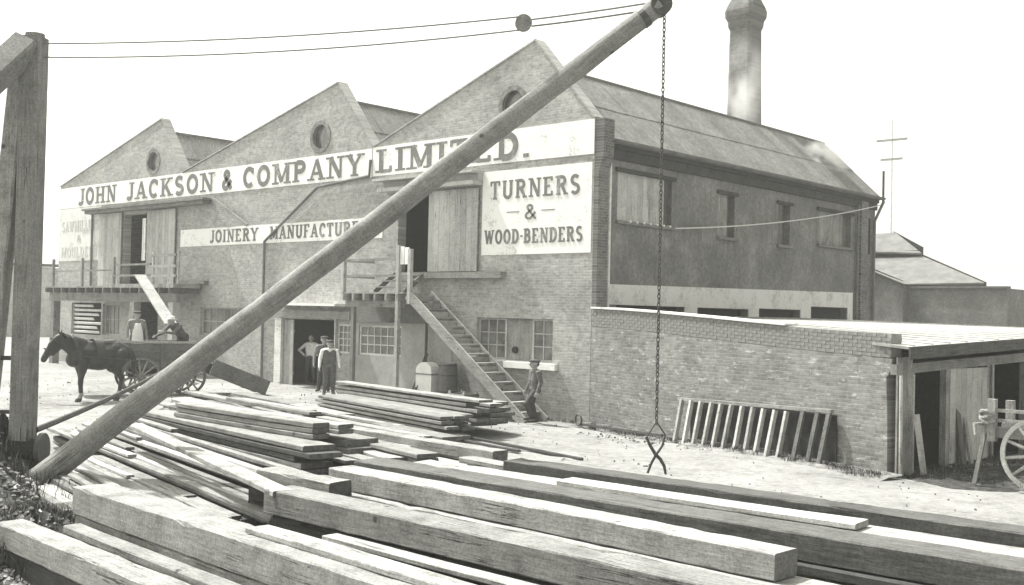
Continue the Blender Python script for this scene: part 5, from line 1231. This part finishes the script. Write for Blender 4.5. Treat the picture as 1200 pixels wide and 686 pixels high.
person('man in pale apron standing upright in the wagon bed', pw, a1 + 0.2, 'down', 'cloth_mid', None, 'cloth_grey', 'cap', 1.62, apron='cloth_white')

# ------------------------------------------------------------------ horse
def horse():
    P = []; CO, SO_ = 0, 1
    def a(p, q, r0, r1, flat=1.0, fd=None, m=0): P.append((p, q, r0, r1, flat, fd, m))
    Y = (0, 1, 0)
    a((0.50, 0, 1.20), (0.0, 0, 1.16), 0.33, 0.35, 0.86, Y); a((0.0, 0, 1.16), (-0.48, 0, 1.24), 0.35, 0.33, 0.88, Y)
    a((-0.42, 0, 1.30), (-0.66, 0, 1.26), 0.30, 0.25, 0.95, Y); a((0.55, 0, 1.25), (0.70, 0, 1.12), 0.29, 0.22, 0.85, Y)
    a((0.35, 0, 1.42), (-0.35, 0, 1.46), 0.16, 0.17, 0.9, Y)
    a((0.55, 0, 1.36), (0.84, 0, 1.52), 0.29, 0.24, 0.60, Y); a((0.84, 0, 1.52), (1.06, 0, 1.58), 0.24, 0.17, 0.60, Y); a((0.45, 0, 1.52), (0.95, 0, 1.68), 0.13, 0.10, 0.6, Y)
    a((1.12, 0, 1.62), (1.28, 0, 1.46), 0.145, 0.135, 0.66, Y); a((1.28, 0, 1.46), (1.46, 0, 1.20), 0.125, 0.09, 0.68, Y); a((1.46, 0, 1.20), (1.50, 0, 1.12), 0.092, 0.085, 0.82, Y)
    a((1.10, 0, 1.48), (1.28, 0, 1.28), 0.12, 0.08, 0.55, Y)
    for s in (-1, 1):
        a((1.09, 0.07 * s, 1.76), (1.10, 0.10 * s, 1.90), 0.035, 0.012)
        y = 0.15 * s; dx = 0.06 if s > 0 else -0.10
        a((0.50, y, 1.10), (0.50 + dx * .5, y, 0.82), 0.17, 0.115); a((0.50 + dx * .5, y, 0.82), (0.52 + dx, y, 0.52), 0.10, 0.066); a((0.52 + dx, y, 0.53), (0.52 + dx, y, 0.47), 0.068, 0.062)
        a((0.52 + dx, y, 0.47), (0.50 + dx, y, 0.20), 0.050, 0.050, m=0); a((0.50 + dx, y, 0.22), (0.55 + dx, y, 0.10), 0.062, 0.066, m=1); a((0.55 + dx, y, 0.08), (0.57 + dx, y, 0.05), 0.075, 0.082, m=2)
        dx = 0.12 if s > 0 else -0.06
        a((-0.50, y * 1.1, 1.20), (-0.42 + dx * .3, y * 1.15, 0.90), 0.23, 0.16); a((-0.42 + dx * .3, y * 1.15, 0.92), (-0.68 + dx, y * 1.1, 0.60), 0.135, 0.075)
        a((-0.68 + dx, y * 1.1, 0.62), (-0.67 + dx, y * 1.1, 0.54), 0.078, 0.062); a((-0.67 + dx, y * 1.1, 0.54), (-0.62 + dx, y * 1.1, 0.22), 0.056, 0.052)
        a((-0.62 + dx, y * 1.1, 0.24), (-0.57 + dx, y * 1.1, 0.11), 0.066, 0.070, m=1); a((-0.57 + dx, y * 1.1, 0.08), (-0.54 + dx, y * 1.1, 0.05), 0.078, 0.084, m=2)
    a((-0.86, 0, 1.36), (-0.98, 0, 1.10), 0.06, 0.075); a((-0.98, 0, 1.10), (-0.98, 0, 0.70), 0.075, 0.04)
    o = fuse('horse', P, 0.022, ['horse_coat', 'horse_sock', 'hoof'], 6)
    fx = Vector((-10.42, -9.27, 0)) - Vector((-10.37, -8.15, 0)); ang = math.atan2(fx.y, fx.x)
    fx.normalize(); c = Vector((-10.42, -9.27, 0.27)) - fx * 0.55
    o.location = (c.x, c.y, gh(c.x, c.y)); o.rotation_euler = (0, 0, ang); o.scale = (1.02, 1.05, 1.06)
    tag(o, 'dark draught horse with pale feathered feet standing in harness', 'horse')
    m = MB(); n = 24   # padded collar
    pts = []
    for i in range(n + 1):
        t = 2 * math.pi * i / n; pts.append((0.62 + 0.14 * math.sin(t) + .03, 0.235 * math.cos(t), 1.30 + 0.40 * math.sin(t)))
    m.tube(pts, 0.062, 8, caps=False); obj('collar', m.mesh('collar'), 'leather', o)
    m = MB()
    for i in range(25):
        t = math.pi * (-0.05 + 1.1 * i / 24); m.v += [(x, 0.335 * math.cos(t), 1.22 + 0.42 * math.sin(t)) for x in (-0.02, 0.22)]
    for i in range(24): m.f.append((2 * i, 2 * i + 1, 2 * i + 3, 2 * i + 2))
    obj('saddle_pad', m.mesh('saddle_pad'), 'leather', o)
    m = MB(); m.tube([(0.62, 0.30, 1.20), (-0.1, 0.36, 1.14), (-0.95, 0.33, 1.06)], 0.025, 6); obj('trace', m.mesh('trace'), 'leather', o)
    m = MB(); m.tube([(0.62, -0.30, 1.20), (-0.1, -0.36, 1.14), (-0.95, -0.33, 1.06)], 0.025, 6); obj('trace', m.mesh('trace'), 'leather', o)
    m = MB()
    for t in (0.18, 0.72):
        c_ = Vector((1.16, 0, 1.66)).lerp(Vector((1.52, 0, 1.22)), t); r_ = 0.125 - 0.045 * t; d = Vector((0.63, 0, -0.77)); u = Vector((0.77, 0, 0.63))
        m.tube([c_ + Vector((0, 1, 0)) * (r_ * 0.82 * math.cos(q)) + u * (r_ * 1.12 * math.sin(q)) for q in [2 * math.pi * i / 14 for i in range(15)]], 0.012, 5, caps=False)
    obj('bridle', m.mesh('bridle'), 'leather', o); 
    m = MB(); rr = random.Random(5)
    for i in range(60):
        t = rr.random(); b = Vector((0.50, 0, 1.60)).lerp(Vector((1.12, 0, 1.82)), t); sgn = rr.choice((-1, 1)); L = rr.uniform(.15, .30)
        m.tube([b, b + Vector((-.03, 0.07 * sgn, -L * .4)), b + Vector((-.05, 0.11 * sgn, -L))], [0.022, 0.018, 0.005], 5)
    obj('mane', m.mesh('mane', fix=False), 'mane', o)
horse()

# ------------------------------------------------------------------ small things by the works
def barrel(label, x, y, z, r_, h_, mat, cat='barrel'):
    t = thing('barrel', label, cat, (x, y, z))
    MB().tube([(x, y, z), (x, y, z + h_ * .25), (x, y, z + h_ * .5), (x, y, z + h_ * .75), (x, y, z + h_)], [r_ * .88, r_ * .97, r_, r_ * .97, r_ * .88], 20).build('staves', mat, t)
    for f in (0.06, 0.3, 0.7, 0.94):
        rr = r_ * (0.885 + 0.115 * (1 - abs(2 * f - 1))) + 0.012
        MB().tube([(x, y, z + h_ * f - 0.02), (x, y, z + h_ * f + 0.02)], rr, 20).build('hoop', 'iron', t)
barrel('dark upright barrel standing behind the foot of the stair', -4.95, -0.55, 0.25, 0.30, 1.22, 'barrel_dark')
t = thing('tank', 'white round-topped tank standing left of the dark barrel', 'tank', (-5.75, -0.62, 0.28))
m = MB(); pr = [(-0.34, 0)] + [(-0.34, 0.85)] + [(0.34 * math.cos(rad(180 - i * 18)), 0.92 + 0.26 * math.sin(rad(i * 18))) for i in range(11)] + [(0.34, 0.85), (0.34, 0)]
m.prism(pr, [], lambda u, v, w: (-5.75 + u, -0.80 + w, 0.28 + v), 0.36); m.build('shell', 'white_paint', t)
m = MB(); m.box(-6.11, -5.39, -0.82, -0.42, 1.08, 1.12); m.build('band', 'cloth_mid', t)
t = thing('open_crate', 'open pale crate on the ground under the stair', 'crate', (-3.9, -0.9, 0.2))
for y in (-1.25, -0.65):
    for z in (0.28, 0.50): MB().box(-4.25, -3.55, y - 0.015, y + 0.015, z, z + 0.14).build('slat', 'wood_pale', t)
for x in (-4.24, -3.56):
    for z in (0.28, 0.50): MB().box(x - 0.015, x + 0.015, -1.23, -0.67, z, z + 0.14).build('slat', 'wood_pale', t)
for x in (-4.19, -3.61):
    for y in (-1.20, -0.70): MB().box(x - 0.03, x + 0.03, y - 0.03, y + 0.03, 0.12, 0.72).build('corner_post', 'wood_post_pale', t)
MB().box(-4.22, -3.58, -1.22, -0.68, 0.22, 0.25).build('bottom', 'wood_pale', t)
t = thing('tool_bundle', 'dark tools and rods leaning under the stair landing', 'tools', (-6.2, -1.0, 0.28))
for i in range(4):
    MB().tube([(-6.15 + i * 0.07, -1.05, 0.28), (-6.3 + i * 0.05, -0.25, 1.5 + 0.2 * (i % 2))], 0.022, 6).build('rod', 'iron', t)
# sack with white cloth beside the pipe
m = MB(); lvq = [(0.0, 0.34), (0.14, 0.42), (0.30, 0.38), (0.42, 0.24), (0.5, 0.10)]; n = 18
for z, r_ in lvq:
    for i in range(n):
        a = 2 * math.pi * i / n; q = r_ * (1 + 0.16 * math.sin(3 * a + z * 9) + 0.07 * math.sin(7 * a)); m.v.append((-12.9 + q * math.cos(a), -2.0 + q * 0.8 * math.sin(a), 0.27 + z))
for k_ in range(len(lvq) - 1):
    for i in range(n): m.f.append((k_ * n + i, k_ * n + (i + 1) % n, (k_ + 1) * n + (i + 1) % n, (k_ + 1) * n + i))
m.f.append(tuple((len(lvq) - 1) * n + i for i in range(n))); m.f.append(tuple(range(n))[::-1])
o = m.build('sack', 'sack', smooth=True); tag(o, 'dark slumped sack below the rain pipe', 'sack')
m = MB(); n = 9
for j in range(n):
    for i in range(n):
        u, v = -1 + 2 * i / (n - 1), -1 + 2 * j / (n - 1); rr = math.hypot(u, v)
        m.v.append((-12.75 + 0.3 * u, -2.12 + 0.26 * v, 0.72 - 0.27 * rr ** 1.6 + 0.03 * math.sin(5 * u + 3 * v)))
m.v += [(x, y, z - 0.012) for x, y, z in m.v]
for j in range(n - 1):
    for i in range(n - 1):
        q = j * n + i; m.f.append((q, q + 1, q + n + 1, q + n)); m.f.append((n * n + q, n * n + q + n, n * n + q + n + 1, n * n + q + 1))
o = m.build('white_cloth', 'cloth_white', smooth=True, fix=False); tag(o, 'crumpled white cloth lying on the dark sack', 'cloth')

# ------------------------------------------------------------------ rubble, weeds, spoil
def heap(name, cx_, cy_, rx, ry, h_, seed):
    rr = random.Random(seed); m = MB(); nr, na = 10, 28
    for k_ in range(nr + 1):
        for i in range(na):
            a = 2 * math.pi * i / na; f = k_ / nr
            z = h_ * (1 - f) ** 1.2 * (1 + 0.3 * math.sin(3 * a + seed)) + rr.uniform(-.05, .06) * (1 - f * .6)
            m.v.append((cx_ + rx * f * math.cos(a), cy_ + ry * f * math.sin(a), z if k_ < nr else -0.05))
    for k_ in range(nr):
        for i in range(na): m.f.append((k_ * na + i, k_ * na + (i + 1) % na, (k_ + 1) * na + (i + 1) % na, (k_ + 1) * na + i))
    o = m.build(name, 'soil', smooth=True, fix=False); return tag(o, kind='structure')
heap('spoil_heap', 2.6, -16.9, 2.6, 1.5, 0.55, 2); heap('spoil_heap', 5.4, -17.6, 2.0, 1.3, 0.40, 5); heap('spoil_heap', 5.6, -19.0, 2.2, 1.0, 0.35, 9)
heap('spoil_heap', 0.7, -16.0, 1.3, 1.0, 0.95, 4)
def chips():
    m = MB(); rr = random.Random(11)
    spots = [(2.6, -16.9, 2.6, 1.5, 0.55, 1700, 2), (5.4, -17.6, 2.0, 1.3, 0.40, 1500, 5), (5.6, -19.0, 2.2, 1.0, 0.35, 1500, 9), (0.7, -16.0, 1.3, 1.0, 0.95, 700, 4), (11.5, -0.5, 1.6, 1.6, 0.0, 120, 0), (5.0, -1.9, 4.0, 0.5, 0.0, 120, 0)]
    for cx_, cy_, rx, ry, h_, n, sd_ in spots:
        for i in range(n):
            a = rr.uniform(0, 6.283); f = math.sqrt(rr.random()); x, y = cx_ + rx * f * math.cos(a), cy_ + ry * f * math.sin(a); z = h_ * (1 - f) ** 1.2 * (1 + 0.3 * math.sin(3 * a + sd_)) + 0.025
            s = rr.uniform(.015, .06); b = len(m.v)
            for (i_, j_, k_) in ((1, 0, 0), (-1, 0, 0), (0, 1, 0), (0, -1, 0), (0, 0, 1), (0, 0, -1)):
                m.v.append((x + s * i_ * rr.uniform(.6, 1.3), y + s * j_ * rr.uniform(.6, 1.3), z + s * 0.7 * k_ * rr.uniform(.6, 1.2)))
            for f_ in ((0, 2, 4), (2, 1, 4), (1, 3, 4), (3, 0, 4), (2, 0, 5), (1, 2, 5), (3, 1, 5), (0, 3, 5)): m.f.append(tuple(b + q for q in f_))
    o = m.build('stone_rubble', 'stone_chip', fix=False); tag(o, 'scattered stone chips and rubble around the derrick foot', 'rubble', kind='stuff')
chips()
def debris():
    m = MB(); rr = random.Random(77)
    for i in range(650):
        x = rr.uniform(-20, 16); y = rr.uniform(-12.5, -0.3) if x < 9 else rr.uniform(-12.5, -3.2)
        if y > -0.3 - 0.277 * max(0, x): continue
        z = gh(x, y) + 0.022; b = len(m.v); a = rr.uniform(0, 6.283); L = rr.uniform(.006, .022) * (4 if rr.random() < .05 else 1); w_ = rr.uniform(.005, .014); h_ = rr.uniform(.004, .010)
        c_, s_ = math.cos(a), math.sin(a)
        for (i_, j_) in ((-L, -w_), (L, -w_), (L, w_), (-L, w_)): m.v.append((x + i_ * c_ - j_ * s_, y + i_ * s_ + j_ * c_, z - .03))
        for (i_, j_) in ((-L * .8, -w_ * .7), (L * .7, -w_ * .8), (L * .8, w_ * .6), (-L * .7, w_ * .8)): m.v.append((x + i_ * c_ - j_ * s_, y + i_ * s_ + j_ * c_, z + h_))
        m.f += [(b + 4, b + 5, b + 6, b + 7)] + [(b + q, b + (q + 1) % 4, b + 4 + (q + 1) % 4, b + 4 + q) for q in range(4)]
    o = m.build('yard_litter', 'stone_chip', fix=False); tag(o, 'scattered chips and litter across the open yard', 'litter', kind='stuff')
debris()
def weeds():
    m = MB(); rr = random.Random(21)
    def tuft(x, y, z, n, hgt, spread):
        for i in range(n):
            a = rr.uniform(0, 6.283); l = hgt * rr.uniform(.5, 1.1); w_ = rr.uniform(.003, .007); bx_, by_ = x + rr.uniform(-spread, spread), y + rr.uniform(-spread, spread)
            dx, dy = math.cos(a), math.sin(a); k_ = rr.uniform(.2, .8) * l; b = len(m.v)
            m.v += [(bx_ - dy * w_, by_ + dx * w_, z - .02), (bx_ + dy * w_, by_ - dx * w_, z - .02), (bx_ + dx * k_ * .4 + dy * w_, by_ + dy * k_ * .4 - dx * w_, z + l * .6), (bx_ + dx * k_ * .4 - dy * w_, by_ + dy * k_ * .4 + dx * w_, z + l * .6), (bx_ + dx * k_, by_ + dy * k_, z + l)]
            m.f += [(b, b + 1, b + 2, b + 3), (b + 3, b + 2, b + 4)]
    for i in range(520):
        s = rr.uniform(0.2, 9.9); d = abs(rr.gauss(0, .22)) + .04; p = WO + WD * s + WN * d; tuft(p.x, p.y, gh(p.x, p.y) + .03, 16, 0.09, .12)
    for i in range(260): tuft(rr.uniform(9.9, 11.6), rr.uniform(-2.6, 2.2), 0.02, 14, .09, .14)
    for i in range(60): tuft(rr.uniform(-5.5, -0.3), rr.uniform(-.35, -.05), .05, 8, .10, .1)
    for i in range(90):
        a = rr.uniform(0, 6.283); f = math.sqrt(rr.random()); tuft(0.75 + 1.1 * f * math.cos(a), -16.0 + .85 * f * math.sin(a), .9 * (1 - f), 16, .30, .12)
    for (cx_, cy_, rx, ry, h_, n) in ((2.4, -16.6, 2.2, 1.2, .4, 90), (5.3, -17.4, 1.6, 1.0, .3, 90), (5.6, -18.8, 1.7, .8, .25, 110)):
        for i in range(n):
            a = rr.uniform(0, 6.283); f = math.sqrt(rr.random()); tuft(cx_ + rx * f * math.cos(a), cy_ + ry * f * math.sin(a), h_ * (1 - f) + .08, 16, .26, .12)
    o = m.build('weeds', 'weed', fix=False); tag(o, 'rough weeds at the derrick foot and along the wall base', 'weeds', kind='stuff')
weeds()
def verge():
    m = MB(); rr = random.Random(8); n = 60
    for i in range(n + 1):
        s = -0.1 + 10.3 * i / n
        for d, z in ((0.0, 0.09), (0.18, 0.07), (0.36 + rr.uniform(-.1, .1), 0.045), (0.62 + rr.uniform(-.2, .25), -0.03)):
            p = WO + WD * s + WN * d; m.v.append((p.x, p.y, gh(p.x, p.y) + z + rr.uniform(-.012, .02)))
    for i in range(n):
        for j in range(3): m.f.append((i * 4 + j, i * 4 + j + 1, i * 4 + j + 5, i * 4 + j + 4))
    tag(m.build('verge', 'verge_earth', smooth=True, fix=False), kind='structure')
verge()
heap('trampled_earth', 11.2, -1.2, 1.7, 2.2, 0.10, 13)

# ------------------------------------------------------------------ haze
def haze():
    m = MB().box(-400, 120, -60, 700, -1.6, 24); me = m.mesh('haze')
    o = obj('haze', me); k = bpy.data.materials.new('haze_air'); k.use_nodes = True; t = k.node_tree; t.nodes.clear()
    pv = t.nodes.new('ShaderNodeVolumePrincipled'); pv.inputs['Color'].default_value = (0.97, 0.975, 0.95, 1); pv.inputs['Density'].default_value = 0.0010
    pv.inputs['Anisotropy'].default_value = 0.2
    mo = t.nodes.new('ShaderNodeOutputMaterial'); t.links.new(pv.outputs[0], mo.inputs['Volume']); me.materials.append(k)
    tag(o, 'pale even haze hanging over the whole yard', 'haze', kind='stuff')
USE_HAZE = True
if USE_HAZE: haze()

# ------------------------------------------------------------------ smoke
def smoke(label, c, r, dens, seed):
    bm = bmesh.new(); bmesh.ops.create_icosphere(bm, subdivisions=3, radius=1.0); me = bpy.data.meshes.new('smoke'); bm.to_mesh(me); bm.free()
    o = obj('smoke', me, None, None, c); o.scale = r
    k = bpy.data.materials.new('smoke_' + str(seed)); k.use_nodes = True; t = k.node_tree; t.nodes.clear()
    tc = t.nodes.new('ShaderNodeTexCoord'); gr = t.nodes.new('ShaderNodeTexGradient'); gr.gradient_type = 'SPHERICAL'
    no = t.nodes.new('ShaderNodeTexNoise'); no.inputs['Scale'].default_value = 1.6; no.inputs['Detail'].default_value = 3
    mp = t.nodes.new('ShaderNodeMapping'); mp.inputs['Location'].default_value = (seed * 3.1, seed, 0); t.links.new(tc.outputs['Object'], mp.inputs[0]); t.links.new(mp.outputs[0], no.inputs['Vector'])
    t.links.new(tc.outputs['Object'], gr.inputs[0])
    m1 = t.nodes.new('ShaderNodeMath'); m1.operation = 'MULTIPLY'; t.links.new(gr.outputs['Fac'], m1.inputs[0])
    ra = t.nodes.new('ShaderNodeMapRange'); ra.inputs[1].default_value = 0.38; ra.inputs[2].default_value = 0.68; t.links.new(no.outputs[0], ra.inputs[0]); t.links.new(ra.outputs[0], m1.inputs[1])
    m2 = t.nodes.new('ShaderNodeMath'); m2.operation = 'MULTIPLY'; m2.inputs[1].default_value = dens; t.links.new(m1.outputs[0], m2.inputs[0])
    pv = t.nodes.new('ShaderNodeVolumePrincipled'); pv.inputs['Color'].default_value = (0.98, 0.98, 0.97, 1); t.links.new(m2.outputs[0], pv.inputs['Density'])
    mo = t.nodes.new('ShaderNodeOutputMaterial'); t.links.new(pv.outputs[0], mo.inputs['Volume']); me.materials.append(k)
    tag(o, label, 'smoke', kind='stuff')
smoke('thin pale smoke drifting across the chimney shaft', (-3.6, 13.6, 11.9), (1.3, 0.7, 2.3), 1.6, 1)
smoke('small puff of pale steam over the far roof ridge', (-0.9, 15.6, 9.3), (1.0, 1.5, 0.7), 3.0, 2)
